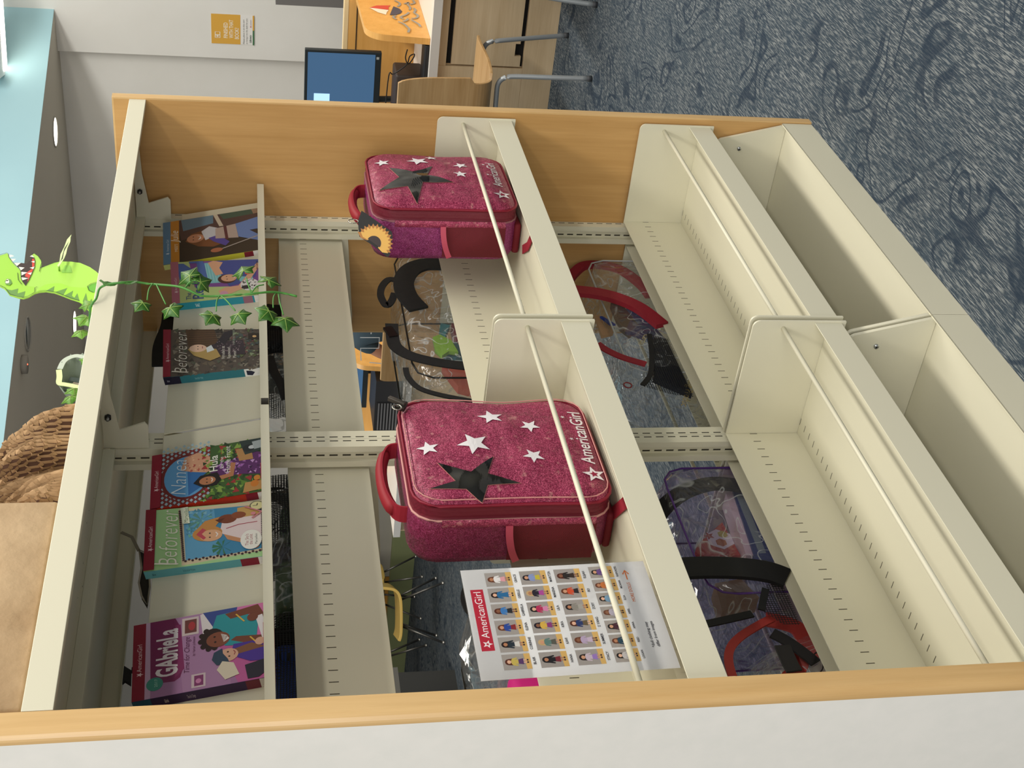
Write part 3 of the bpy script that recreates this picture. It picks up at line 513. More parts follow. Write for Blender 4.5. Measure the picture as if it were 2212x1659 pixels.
def art_reb(A):
    A.rect(0, 0, 1, 1, '5a5048'); speck(A, 0, .1, 1, 1, 260, .05, ['6d6252', '4a4640', '7b7568', '596050', '3c3833', '8a8272'], 11); A.poly([(.55, .25), (1, .22), (1, .5), (.6, .55)], '5c4430')
    for i in range(8): A.line([(.62+i*.05, .25), (.62+i*.05, .58)], .006, '2b2420')
    speck(A, .3, .66, 1, .98, 80, .04, ['5f6a44', '6f4a4a', '8d9a78', '4c5a58'], 12)
    A.poly([(.42, .5), (.62, .46), (.7, .6), (.72, .78), (.36, .8), (.36, .6)], '3a3038'); A.poly([(.62, .5), (.92, .6), (.98, .67), (.92, .69), (.62, .6)], '2c2830'); speck(A, .42, .52, .7, .76, 60, .012, ['b9a2a8', '8a7480'], 13)
    A.poly([(.4, .3), (.55, .24), (.62, .34), (.52, .52), (.34, .56), (.26, .46)], 'b79a5c'); A.ell(.56, .34, .085, .085, 'e6c0a6'); A.ell(.54, .34, .009, .007, '20100c', 8); A.ell(.6, .34, .009, .007, '20100c', 8); A.line([(.55, .385), (.6, .385)], .008, 'a85a58'); A.poly([(.45, .43), (.56, .42), (.62, .47), (.5, .5)], 'dfe8ea')
    A.rect(.72, .83, .88, .95, '2b241e'); A.ell(.8, .89, .03, .02, 'e0b67c')
    A.rect(0, 0, 1, .075, '8e1634'); logo(A, .36, .058, .03, 'd9b9be', .33); script(A, .04, .235, .13, 'e2ddd0', .9)
    for i, st in enumerate(('Intruders at', 'Rosewood', 'Manor')): T(A, st, .28, .6+i*.055, .034, 'e8e4d8', (.3, .26, .18)[i])
    T(A, 'A BEFOREVER MYSTERY', .6, .7, .02, 'a8b0a0', .38)
def sp_reb(A): A.rect(0, 0, 1, .16, '1b1630'); rt(A, 'Beforever', .5, .03, .36, 'c9c6d8'); rt(A, 'Rosewood Manor * A Mystery', .5, .3, .36, '8fc0c4'); A.rect(0, .78, 1, .985, 'e9e9e6'); A.poly([(.2, .8), (.8, .8), (.9, .85), (.5, .88), (.3, .85)], '1c1e3a'); A.line([(.25, .955), (.6, .955), (.7, .93), (.7, .9)], .012, '1c1c22')
book('dark grey paperback titled Beforever with a blond girl in a garden', [(352, 816), (353, 713), (558, 711), (559, 794)], .018, '2c7480', '8e1634', art_reb, sp_reb)
def art_rz(A):
    A.rect(0, 0, 1, 1, 'bccf86'); A.poly([(.35, .25), (1, .2), (1, 1), (.2, 1), (.3, .6)], '7e4a94'); A.poly([(.42, .32), (.95, .28), (.96, .85), (.4, .88)], '7fc4c8')
    for i in range(9): A.line([(.45, .34+i*.03), (.92, .31+i*.03)], .005, 'b5dfe0')
    A.poly([(.3, .62), (.75, .5), (.8, .62), (.6, .72), (.35, .74)], '3c4f94'); A.poly([(.6, .55), (1, .5), (1, .95), (.5, .9)], '3f4f98'); A.ell(.5, .6, .12, .1, '4c2a22'); A.ell(.52, .62, .095, .085, 'e2ab88'); A.poly([(.47, .655), (.53, .68), (.58, .65), (.54, .69)], 'f5ece6'); A.ell(.49, .6, .01, .008, '2a1814', 8); A.ell(.56, .595, .01, .008, '2a1814', 8)
    A.poly([(.6, .48), (.95, .4), (1, .46), (.95, .56), (.8, .52), (.64, .56)], 'e2ab88'); A.poly([(.05, .55), (.2, .5), (.28, .58), (.3, .72), (.9, .92), (.88, .97), (.22, .78)], 'e2ab88'); A.ell(.12, .56, .07, .045, 'd99cb0')
    A.ell(.3, .84, .16, .1, 'ece8e4'); speck(A, .18, .76, .44, .93, 36, .02, ['222224', '1c1c1e'], 20); A.ell(.24, .8, .05, .05, '26262a'); A.ell(.62, .82, .04, .03, 'e2604c')
    T(A, 'The', .06, .21, .06, '3d5a8c', .16); T(A, 'Real', .05, .34, .12, '3d5a8c', .4, shear=.1, bold=.015); A.poly([(.45, .1), (.95, .06), (.95, .14), (.68, .3), (.96, .28), (.96, .36), (.46, .4), (.46, .33), (.72, .16), (.45, .18)], '4c6cae'); A.poly([(.95, .2), (1, .2), (1, .35), (.95, .35)], '4c6cae')
    A.rect(.5, .955, .86, .985, 'cc2b44'); T(A, 'SCHOLASTIC', .54, .98, .018, 'f2e4e4', .28); A.rect(0, 0, 1, .085, 'b56a7c'); logo(A, .3, .062, .028, 'e8cdd0', .3); T(A, 'Jen Calonita', .7, .93, .022, '28303c', .24, shear=.3)
def sp_rz(A): rt(A, 'The Real Z', .5, .24, .6, 'dff0f0', .02); A.rect(0, .76, 1, .86, '9a6a7c'); jlabel(A, .88, .985, '22222a')
book('light green and blue paperback titled The Real Z behind the ivy', [(372, 657), (368, 567), (558, 560), (559, 637)], .017, '2a92a4', 'b56a7c', art_rz, sp_rz)
def art_jul(A):
    A.rect(0, 0, 1, 1, '2c2622'); A.poly([(.5, .18), (1, .14), (1, 1), (.75, 1), (.66, .5)], '4f3a3a'); A.poly([(.72, .2), (1, .18), (1, .5), (.8, .5)], '5f7f92'); A.poly([(.86, .6), (1, .56), (1, .88), (.88, .9)], '3f5a4c'); A.poly([(.7, .56), (1, .5), (1, .54), (.7, .6)], 'cdbfa8'); A.poly([(.88, .9), (1, .88), (1, 1), (.9, 1)], '9a7c64')
    A.poly([(.3, .35), (.46, .22), (.62, .28), (.7, .5), (.6, .58), (.44, .5), (.3, .62), (.24, .5)], '7a4a2c'); A.ell(.5, .32, .1, .085, 'c98a68'); A.poly([(.45, .345), (.52, .37), (.56, .335), (.53, .375), (.48, .378)], 'f5ece6'); A.ell(.47, .3, .01, .008, '20100c', 8); A.ell(.54, .3, .01, .008, '20100c', 8)
    A.poly([(.42, .42), (.64, .38), (.74, .46), (.66, .55), (.5, .54)], 'c9c9cc'); A.poly([(.36, .5), (.46, .45), (.5, .55), (.3, .66), (.22, .62)], '53479a'); A.poly([(.42, .52), (.66, .52), (.7, .72), (.36, .75)], 'b9a498'); A.poly([(.36, .62), (.68, .6), (.68, .63), (.36, .65)], '5c2c34'); A.poly([(.38, .75), (.7, .72), (.8, .98), (.5, .99), (.5, .86), (.3, .99), (.2, .98)], '6a86bc'); A.line([(.12, .5), (.34, .95), (.36, 1)], .02, 'a89c94'); A.ell(.15, .53, .05, .06, 'b0694a')
    A.rect(0, 0, 1, .075, '5a86a8'); A.rect(0, .075, 1, .16, 'c8862c'); A.star(.24, .045, .024, 'dfe8ee'); T(A, 'American Girl', .29, .057, .026, 'c9dbe6', .28); T(A, 'MEET', .26, .145, .032, 'efe2c8', .18); T(A, 'Julie', .46, .15, .075, 'f5eede', .3, shear=.35)
def sp_jul(A): A.rect(0, 0, 1, .1, 'c3c878'); A.rect(0, .8, 1, .89, '7d1a2c'); jlabel(A, .89, .985)
book('dark paperback titled Meet Julie, rightmost on the display shelf', [(353, 573), (352, 482), (554, 450), (557, 540)], .013, 'c7c23c', '5a86a8', art_jul, sp_jul)
# ================================================================== RED GLITTER BACKPACKS
def rrect(w, h, r, n=6):
    out = []
    for (cx, cz, a0) in ((w/2-r, h/2-r, 0), (-w/2+r, h/2-r, 90), (-w/2+r, -h/2+r, 180), (w/2-r, -h/2+r, 270)):
        for i in range(n+1): a = R(a0+90*i/n); out.append((cx+r*math.cos(a), cz+r*math.sin(a)))
    return out
def resample(pl, n):
    L = [0]; m_ = len(pl)
    for i in range(m_): a, b = pl[i], pl[(i+1) % m_]; L.append(L[-1]+math.hypot(b[0]-a[0], b[1]-a[1]))
    out = []
    for k in range(n):
        t = L[-1]*k/n; i = max(j for j in range(m_) if L[j] <= t+1e-12); f = (t-L[i])/max(L[i+1]-L[i], 1e-9); a, b = pl[i], pl[(i+1) % m_]; out.append((a[0]+(b[0]-a[0])*f, a[1]+(b[1]-a[1])*f))
    return out
def backpack(loc, rz, w, h, d, label, lean=0, bot=.016, worn=1, seed=1, roll=0, side=GLIT_SIDE, waist=.012):
    t = thing('backpack', loc, label, 'backpack', 'magenta glitter backpacks on the middle shelf'); rd = random.Random(seed)
    X = Matrix.Translation(loc) @ Matrix.Rotation(rz, 4, 'Z') @ Matrix.Rotation(lean, 4, 'X') @ Matrix.Rotation(roll, 4, 'Y')
    N = 72; cz = bot+h/2; pl = resample(rrect(w, h, .045, 8), N)
    def wob(x, z, k): return waist*math.exp(-((z+.02)/.07)**2)*(1 if x > 0 else -.15)*k
    def ring(s, y, dz=0): return [X @ Vector((p[0]*s-wob(p[0], p[1], 1)*abs(p[0])/(w/2), y, cz+p[1]*(1-(1-s)*w/h)+dz)) for p in pl]
    def lay(mb, rings, mat, capf=False, capb=False):
        vs = [v for r_ in rings for v in r_]; fs = [(i*N+k, i*N+(k+1) % N, (i+1)*N+(k+1) % N, (i+1)*N+k) for i in range(len(rings)-1) for k in range(N)]
        if capf: fs.append(tuple(range(N))[::-1])
        if capb: fs.append(tuple((len(rings)-1)*N+k for k in range(N)))
        mb.add(vs, fs, mat, True)
    yf = -d/2
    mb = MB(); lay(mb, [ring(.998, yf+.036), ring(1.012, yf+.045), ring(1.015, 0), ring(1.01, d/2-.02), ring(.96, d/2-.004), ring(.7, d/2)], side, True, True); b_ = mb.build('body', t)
    mb = MB(); lay(mb, [ring(1.0, yf+.012), ring(.985, yf+.015), ring(1.004, yf+.018), ring(.988, yf+.022), ring(1.006, yf+.026), ring(.99, yf+.031), ring(1.003, yf+.036)], BANDRED); mb.build('zipper_band', b_)
    # front panel, gently bulging
    def fr(u, v, hh):                    # u: -w/2..w/2, v: 0..h from the bottom
        a = min(1, abs(u)/(w/2)); b = min(1, abs(v-h/2)/(h/2)); bul = .014*(1-a**2.4)*(1-b**2.4)+.0022*math.sin(u*55+v*31+seed)*(1-a)*(1-b)+.0018*math.sin(v*80-u*20+seed*2)*(1-a)*(1-b)
        return X @ Vector((u-wob(u, v-h/2, 1)*a, yf-bul-hh, bot+v))
    mb = MB(); K = 12; vs = []; 
    for k in range(K+1):
        s = 1-k/K
        if k == K: vs.append(fr(0, h/2, 0)); break
        for p in pl: vs.append(fr(p[0]*s*.992, h/2+p[1]*s*.992, 0) if k else X @ Vector((p[0]*.992-wob(p[0], p[1], 1)*abs(p[0])/(w/2), yf+.010, cz+p[1]*.992)))
    fs = [(k*N+i, k*N+(i+1) % N, (k+1)*N+(i+1) % N, (k+1)*N+i) for k in range(K-1) for i in range(N)]+[((K-1)*N+i, (K-1)*N+(i+1) % N, K*N) for i in range(N)]
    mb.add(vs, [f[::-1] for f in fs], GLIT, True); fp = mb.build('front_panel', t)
    mb = MB(); mb.tube([X @ Vector((p[0]-wob(p[0], p[1], 1)*abs(p[0])/(w/2), yf+.009, cz+p[1])) for p in pl], .0028, M('80102a', .5), 8, True); mb.build('piping', fp)
    mb = MB(); mb.tube([X @ Vector((p[0]*1.008-wob(p[0], p[1], 1)*abs(p[0])/(w/2), yf+.038, cz+p[1]*1.006)) for p in pl], .0022, M('c9938c' if worn else '8c5a60', .7), 6, True); mb.build('piping', fp)
    if worn:
        mb = MB(); mb.tube([fr(p_[0]*.968, h/2+p_[1]*.972, -.0002) for p_ in pl], .0011, M('c98d86', .8), 6, True); mb.build('worn_edge', fp)
    return t, fr, X, fp
MP = lambda X, v: X @ Vector(v)
def handle(t, X, xa, xb, y, z, hh, fat=.014):
    mb = MB(); pts = smooth_path([(xa, y, z-.012), (xa+.006, y, z+hh*.55), ((xa*.7+xb*.3), y, z+hh), ((xa*.3+xb*.7), y, z+hh), (xb-.006, y, z+hh*.55), (xb, y, z-.012)], 5); n = len(pts)
    mb.strap([MP(X, p) for p in pts], .032, .003, lambda i: X.to_3x3() @ Vector((math.cos(PI*(1-i/(n-1))), 0, math.sin(PI*(1-i/(n-1))))), RED); h_ = mb.build('handle', t)
    mid = pts[int(n*.26):int(n*.78)]; mb = MB(); m_ = len(mid); mb.tube([MP(X, p) for p in mid], [fat*(.78 if i in (0, m_-1) else 1) for i in range(m_)], M('8f1a26', .6), 12, flat=.75, nrm=X.to_3x3() @ Vector((0, 0, 1))); mb.build('grip', h_)
def side_pocket(t, X, w, h, d, bot, sx=-1):
    xs = sx*(w/2*1.015+.0015); y0, y1 = -d/2+.046, d/2-.014; z1 = bot+h*.52; z0 = bot+.028
    mb = MB(); mb.grid(lambda u, v: X @ Vector((xs+sx*(.0012+.010*math.sin(PI*u)*math.sin(PI*min(1, v*1.1))), y0+(y1-y0)*u, z0+(z1-z0)*v)), 14, 14, REDMESH); p_ = mb.build('mesh_pocket', t)
    mb = MB(); n = 12; mb.strap([X @ Vector((xs+sx*(.004+.006*math.sin(PI*i/n)), y0+(y1-y0)*i/n, z1-.018*(i/n)**2+.002)) for i in range(n+1)], .012, .003, X.to_3x3() @ Vector((sx, 0, 0)), M('b8485e', .6)); mb.build('pocket_hem', p_)
    mb = MB(); mb.grid(lambda u, v: X @ Vector((xs+sx*.0005+sx*.003*math.sin(PI*u), -d/2+.034+.016*u, bot+.03+(h*.86-.03)*v)), 4, 16, GLIT); mb.build('side_flap', t)
def foot(t, X, w, d, bot):
    mb = MB(); mb.rbox((-w/2+.02, -d/2+.05, .001), (w/2-.02, d/2-.012, bot+.004), .006, M('70101f', .7), 2, X); mb.build('base_pad', t)
PXY = lambda x, y, Y: P(x, y, 'y', Y)
def front_art(X, fr, fp, w, h, bot, Yp, win, winner, stars, txt, textln, logo_px):
    Xi = X.inverted()
    def uv(px, py): q = Xi @ PXY(px, py, Yp); return (q.x, q.z-bot)
    mb = MB(); A = Art(mb, fr, .00035); A.k = 1
    o = [uv(*p) for p in win]; c = (sum(p[0] for p in o)/len(o), sum(p[1] for p in o)/len(o))
    A.k = 2; A.poly([(c[0]+(p[0]-c[0])*1.035, c[1]+(p[1]-c[1])*1.035) for p in o], M('b9736c', .7), 2)
    A.k = 4; A.poly(o, WINM, 3); o_ = mb.build('star_window', fp); o_['label'] = 'clear vinyl star window showing the dark inside'
    for (px, py, r_, rot) in stars:
        mb = MB(); A = Art(mb, fr, .00035); A.k = 3; u, v = uv(px, py); A.star(u, v, r_, M('e2dfe0', .5), rot, .42, 1); mb.build('white_star', fp)
    mb = MB(); A = Art(mb, fr, .00035); A.k = 3
    a = uv(*txt[0]); b = uv(*txt[1]); wd = b[0]-a[0]; ang = math.degrees(math.atan2(b[1]-a[1], wd)); A.text('AmericanGirl', a[0], a[1], textln, M('e0dbdc', .5), 'L', width=math.hypot(wd, b[1]-a[1]), bold=.012, rot=ang)
    u, v = uv(*logo_px); A.star(u, v, .021, M('e0dbdc', .5), 80, .42, 0); A.k = 5; A.star(u, v, .0085, M('8d1237', .5), 80, .45, 0)
    A.star(a[0]+wd*.43, a[1]+textln*1.2, .0045, M('e0dbdc', .5)); A.star(a[0]+wd*.87, a[1]+textln*1.3, .0045, M('e0dbdc', .5)); mb.build('lettering', fp)
def mk_window():
    mt, n, l, b = base('dark_glossy_vinyl'); v = coords(n, l); f = noise(n, l, v, 15, 1); l.new(ramp(n, l, f, [(.35, '0c0b0a'), (.6, '1e1c17'), (.8, '34322a')]), b.inputs['Base Color']); b.inputs['Roughness'].default_value = .08; b.inputs['Specular IOR Level'].default_value = .8; bump(n, l, b, noise(n, l, v, 14, 1), .7, .02); return mt
WINM = mk_window()
# first backpack (left bay)
w1, h1, d1 = .300, .335, .135
t1, fr1, X1m, fp1 = backpack(Vector((.612, -.142, .8112)), R(2), w1, h1, d1, 'larger magenta glitter backpack beside the doll price sheet', bot=.012, seed=1, worn=1)
front_art(X1m, fr1, fp1, w1, h1, .012, -.218, [(945, 1002.5), (1017, 1024), (1065, 992.4), (1053, 1030), (1124, 1047.4), (1053, 1052), (1041.9, 1085), (1007, 1058), (927.6, 1054.6), (984, 1041.6)], None,
          [(1059, 898, .024, 82), (1143, 921.5, .019, 108), (924.7, 967.8, .020, 80), (1023, 965, .030, 95), (1151.8, 992.4, .020, 100)], [(1286, 1000), (1252, 883)], .0235, (1283.5, 1024))
handle(t1, X1m, -.095, .085, 0, .012+h1, .034, .0135); side_pocket(t1, X1m, w1, h1, d1, .012); foot(t1, X1m, w1, d1, .012)
mb = MB(); q = [PXY(x, y, -.222) for x, y in [(868, 893), (874, 884), (884, 889), (878, 905)]]; xf = X1m @ Matrix.Translation((.118, -d1/2+.0, h1+.004)); mb.rbox((-.011, -.010, -.006), (.011, .000, .012), .002, M('2e2a26', .3, .3), 2, xf @ Matrix.Rotation(R(25), 4, 'Y')); mb.rbox((-.004, -.014, -.004), (.004, -.006, .03), .001, M('45403a', .4, .2), 2, xf @ Matrix.Rotation(R(38), 4, 'Y')); zp = mb.build('zipper_pull', t1)
mb = MB(); mb.tube([xf @ Vector((-.012+.008*math.cos(a*PI/8), -.011, .012+.008*math.sin(a*PI/8))) for a in range(16)], .0014, M('c6c2b6', .25, 1), 6, True); mb.build('ring', zp)
mb = MB(); mb.strap([X1m @ Vector(p) for p in ((-.06, .05, .003), (-.11, -.0, .002), (-.17, -.075, .003))], .022, .0025, (0, 0, 1), RED); mb.build('tail_strap', t1)
# second backpack (right bay)
w2, h2, d2 = .298, .322, .135
t2, fr2, X2m, fp2 = backpack(Vector((1.572, -.170, .8112)), R(3), w2, h2, d2, 'smaller-looking magenta glitter backpack next to the maple end panel, with sunflower tag', bot=.014, seed=4, worn=0, side=GLIT_PUR)
front_art(X2m, fr2, fp2, w2, h2, .014, -.245, [(839.9, 362.3), (890.4, 375.2), (932.7, 362.3), (922, 383.4), (978.5, 402.2), (912.7, 402), (901, 442.2), (880, 408), (818.7, 411.6), (862, 385.6)], None,
          [(825.7, 347, .019, 85), (902, 347, .027, 95), (930, 336, .016, 80), (993.8, 357.6, .018, 95), (993.8, 382, .017, 75)], [(1086, 404), (1066, 347)], .0215, (1085, 423))
handle(t2, X2m, -.095, .075, 0, .014+h2, .034, .0135); side_pocket(t2, X2m, w2, h2, d2, .014); foot(t2, X2m, w2, d2, .014)
mb = MB(); mb.strap([Vector(p) for p in ((1.40, -.155, .8135), (1.352, -.19, .8145), (1.318, -.245, .8135), (1.30, -.262, .8150))], .020, .0025, (0, 0, 1), RED); mb.build('tail_strap', t2)
# sunflower tag
nT = Vector((-.90, -.43, 0)).normalized(); aT = P(781, 455, 'x', 1.398); XT = Matrix((-nT, Vector((nT.y, -nT.x, 0)), Vector((0, 0, 1)))).transposed().to_4x4(); XT.translation = Vector((aT.x, aT.y, 0)); Xti = XT.inverted()
def onside(px, py):
    d = (Xti.to_3x3() @ ray(px, py)); o_ = Xti @ CAM; k = -o_.x/d.x; q = o_+d*k; return (q.y, q.z)
out = [onside(*p) for p in [(781, 455), (792, 462), (846, 500), (848, 510), (841, 553), (836, 555), (805, 530), (776, 511), (773, 478)]]
tg = thing('luggage_tag', XT @ Vector((0, out[0][0], out[0][1])), 'black leather tag printed with a sunflower, hanging from the backpack handle', 'luggage tag')
def TF(u, v, h): return XT @ Vector((-h-.003, u, v))
mb = MB(); vs = [TF(p[0], p[1], 0) for p in out]; vb = [TF(p[0], p[1], -.0025) for p in out]; n = len(out); mb.add(vs+vb, [tuple(range(n)), tuple(range(2*n-1, n-1, -1))]+[(i, i+n, (i+1) % n+n, (i+1) % n) for i in range(n)], M('15130f', .45))
A = Art(mb, TF, .00008); cu, cv = onside(807, 525); cut0 = onside(773, 510); cut1 = onside(838, 556)
ex, ez = onside(792, 500); rad = .80*math.hypot(cu-onside(800, 478)[0], cv-onside(800, 478)[1])
dx, dz = cut1[0]-cut0[0], cut1[1]-cut0[1]; L_ = math.hypot(dx, dz); dx, dz = dx/L_, dz/L_; px_, pz_ = -dz, dx
o0 = onside(815, 490); 
if (o0[0]-cu)*px_+(o0[1]-cv)*pz_ < 0: px_, pz_ = -px_, -pz_
for r_, col, wd, off in ((1.12, 'b8782c', .16, .5), (1.0, 'e8b454', .15, 0)):
    for i in range(14):
        a = PI*(i+off)/13.5
        if a > PI: continue
        c, sn = math.cos(a), math.sin(a); U_ = (dx*c+px_*sn, dz*c+pz_*sn); V_ = (-dx*sn+px_*c, -dz*sn+pz_*c); rr = rad*r_
        A.poly([(cu+U_[0]*rr*k+V_[0]*rr*q, cv+U_[1]*rr*k+V_[1]*rr*q) for k, q in ((.35, -wd*.5), (.7, -wd), (1, 0), (.7, wd), (.35, wd*.5))], col); A.k -= .8
A.k += 3; A.poly([(cu+(dx*math.cos(a)+px_*math.sin(a))*rad*.42, cv+(dz*math.cos(a)+pz_*math.sin(a))*rad*.42) for a in [PI*i/12 for i in range(13)]], '2b1712')
mb.build('tag_body', tg)
mb = MB(); a = XT @ Vector((-.004, out[8][0], out[8][1]+.004)); mb.tube([a+Vector((.009*math.cos(k*PI/8), .0, .011*math.sin(k*PI/8)+.006)) for k in range(16)], .0011, M('bdb9ae', .25, 1), 6, True); mb.build('split_ring', tg)
# ================================================================== ACRYLIC STAND AND DOLL SHEET
YS0, YS1 = -.2500, -.2420; ZB, ZT = .8150, 1.1120; xa, xb = .0585, .2785
def SF(u, v, h): z = ZT-.001-v/11*.2794; y = YS0+(YS1-YS0)*(z-ZB)/(ZT-ZB); return Vector((xa+.002+u/8.5*.2159, y-h, z))
sh = MB(); sh.add([SF(0, 0, 0), SF(8.5, 0, 0), SF(8.5, 11, 0), SF(0, 11, 0), SF(0, 0, -.0002), SF(8.5, 0, -.0002), SF(8.5, 11, -.0002), SF(0, 11, -.0002)], [(0, 1, 2, 3), (7, 6, 5, 4), (0, 4, 5, 1), (1, 5, 6, 2), (2, 6, 7, 3), (3, 7, 4, 0)], M('ffffff', .6)); A = Art(sh, SF, .00003)
A.rect(2.1, .35, 6.85, 1.08, 'b8253a'); A.star(2.6, .74, .3, 'f4eeee', 90, .42, 0, 1); A.star(2.6, .74, .12, 'b8253a', 90, .45); A.text('AmericanGirl', 3.05, .92, .44, 'f4eeee', 'L', width=3.6, bold=.0, vd=-1)
rows = [(1.35, 1.55, [('BLAIR', 'c9b45a', '5a3a6a'), ('CORINNE', '26303a', 'd8d4ce'), ('ELENA', '2c4a9a', '8a2c30'), ('GABRIELA', '3f7ab8', '26282c'), ('GISELLE', '2a6a9a', '2a6a9a'), ('GRACE', 'e8e4e2', 'e0a0a8')]), (3.4, 1.55, [('HANA', '1c1a1e', '7a2a34'), ('KAVI', '5f7f78', '5a5a50'), ('KIRA', 'd8b04a', '8a3a7a'), ('LILA', 'b8305a', 'd88ab0'), ('MAKENA', '2a2430', 'b04a9a'), ('MARITZA', '8a9ac8', 'c8b83a')]), (5.45, 1.55, [('STACY', 'c8b8c4', '9a7ac0'), ('SUMMER', 'b8a4c0', 'c8b4c8'), ('Z YANG', '2c3a6a', '6a5a40'), ('ZOEY', '8f8a80', 'a8a49a'), ('BO', 'd0502c', '2a2628'), ('ELIJAH', '2a2420', '3a2c24')])]
def doll(cx, v0, wd, ht, top, bot, hair, skin):
    A.k = 2
    A.rect(cx-wd/2, v0, cx+wd/2, v0+ht, 'a19a94'); A.poly([(cx-wd/2, v0+ht*.82), (cx+wd/2, v0+ht*.78), (cx+wd/2, v0+ht), (cx-wd/2, v0+ht)], 'd9b067'); s = ht
    A.ell(cx, v0+.21*s, .14*s, .13*s, hair, 12); A.poly([(cx-.14*s, v0+.2*s), (cx+.14*s, v0+.2*s), (cx+.16*s, v0+.42*s), (cx-.16*s, v0+.42*s)], hair)
    A.poly([(cx-.16*s, v0+.36*s), (cx-.08*s, v0+.31*s), (cx+.08*s, v0+.31*s), (cx+.16*s, v0+.36*s), (cx+.2*s, v0+.52*s), (cx+.15*s, v0+.54*s), (cx+.1*s, v0+.43*s), (cx+.1*s, v0+.58*s), (cx-.1*s, v0+.58*s), (cx-.1*s, v0+.43*s), (cx-.15*s, v0+.54*s), (cx-.2*s, v0+.52*s)], top)
    A.poly([(cx-.1*s, v0+.56*s), (cx+.1*s, v0+.56*s), (cx+.14*s, v0+.74*s), (cx-.14*s, v0+.74*s)], bot); A.rect(cx-.08*s, v0+.74*s, cx-.025*s, v0+.88*s, skin); A.rect(cx+.025*s, v0+.74*s, cx+.08*s, v0+.88*s, skin); A.rect(cx-.09*s, v0+.86*s, cx-.02*s, v0+.92*s, '3a2a2c'); A.rect(cx+.02*s, v0+.86*s, cx+.09*s, v0+.92*s, '3a2a2c')
    A.ell(cx, v0+.22*s, .085*s, .09*s, skin, 12); A.poly([(cx-.1*s, v0+.2*s), (cx-.06*s, v0+.11*s), (cx+.06*s, v0+.11*s), (cx+.1*s, v0+.2*s), (cx, v0+.15*s)], hair)
hairs = ['5a2c1c', '1c1718', '2a1c1a', 'c8a878', '6a3a24', '241c28']; skins = ['e3b295', 'b87f5c', 'd09a78', '8a5a40']
for ri, (v0, ht, ds) in enumerate(rows):
    for k, (nm, tp, bt) in enumerate(ds): cx = 1.2+k*1.28; doll(cx, v0, 1.12, ht, tp, bt, hairs[(k*2+ri) % 6], skins[(k+ri) % 4]); A.text(nm, cx, v0+ht+.26, .15, '35333a', 'C', bold=.015, vd=-1)
for k, (nm, tp, bt) in enumerate([('LOGAN', 'c8c4c4', '2c2a30'), ('REID', '2a4a5c', '2c3a4a'), ('ANNA', '4a2434', '26263a'), ('ARIEL', 'b8b0c0', '6aa884'), ('ELSA', '7aa0bc', '8aa8c0'), ('MOANA', 'c8743a', 'd8c8a8'), ('RAPUNZEL', '6a4a8a', '7a4a8a')]):
    cx = 1.15+k*1.1; doll(cx, 7.55, .95, 1.42, tp, bt, hairs[(k*3+1) % 6], skins[k % 4]); A.text(nm, cx, 9.22, .13, '35333a', 'C', bold=.015, vd=-1)
A.text('MORE DOLLS', 5.2, 9.75, .2, 'd5712f', 'L', width=1.55, vd=-1); A.line([(7.0, 9.68), (7.75, 9.68)], .07, 'd5712f'); A.line([(7.45, 9.5), (7.78, 9.68), (7.45, 9.86)], .07, 'd5712f')
A.text('*doll clothing may', 1.6, 9.98, .17, '3c3a40', 'L', width=1.95, bold=.01, vd=-1); A.text('differ from images', 1.62, 10.28, .17, '3c3a40', 'L', width=1.95, bold=.01, vd=-1)
tag(sh.build('printed_sheet', origin=SF(4.2, 11, 0)), 'white printed sheet of small doll photographs with names, headed in red', 'paper sheet')
t = thing('sign_holder', (.168, -.245, .8120), 'clear acrylic stand holding the printed doll sheet at the shelf front', 'sign holder')
def SP(x, z, off): y = YS0+(YS1-YS0)*(z-ZB)/(ZT-ZB); return (x, y+off, z)
mb = MB()
for off in (-.0022, .0012): mb.add([SP(xa, ZB-.002, off), SP(xb, ZB-.002, off), SP(xb, ZT, off), SP(xa, ZT, off), SP(xa, ZB-.002, off-.0012), SP(xb, ZB-.002, off-.0012), SP(xb, ZT, off-.0012), SP(xa, ZT, off-.0012)], [(0, 1, 2, 3), (7, 6, 5, 4), (0, 4, 5, 1), (1, 5, 6, 2), (2, 6, 7, 3), (3, 7, 4, 0)], ACRYL)
mb.build('pocket', t)
mb = MB(); mb.box((xa, -.2765, .8122), (xb, -.185, .8142), ACRYL); mb.build('foot_plate', t)
mb = MB(); mb.tube([(xa, -.2745, .8165), (xb, -.2745, .8165)], .0016, M('efe9dc', .25), 6); mb.build('foot_edge', t)
# ================================================================== ON TOP OF THE SHELVES
CT = 1.6862
def cut(px, py, zoom, ox, oy, Y): return P(ox+px/zoom, oy+py/zoom, 'y', Y)
# cardboard dinosaur
YD = -.150; dz = lambda px, py: (lambda q: (q.x, q.z))(cut(px, py, 7.2125, 0, 520, YD))
t = thing('dinosaur_cutout', (1.22, YD, CT), 'lime green cartoon dinosaur cardboard cut-out roaring above the shelf top', 'cardboard cut-out')
body = [(-150, 520), (-140, 380), (-80, 270), (0, 228), (60, 210), (110, 193), (130, 215), (140, 265), (200, 345), (250, 395), (300, 440), (325, 480), (330, 590), (350, 640), (400, 705), (450, 620), (500, 510), (540, 420), (545, 330), (530, 270), (500, 222), (530, 198), (590, 240), (640, 310), (650, 350), (628, 430), (700, 400), (850, 342), (950, 322), (1100, 325), (1250, 345), (1400, 410), (1500, 480), (1570, 545), (1640, 640), (1700, 760), (1660, 1180), (1560, 1200), (1480, 1140), (1380, 1080), (1290, 985), (1240, 945), (1100, 900), (950, 840), (850, 805), (720, 785), (620, 793), (540, 815), (450, 870), (370, 895), (290, 885), (150, 840), (80, 745), (0, 705), (-90, 650)]
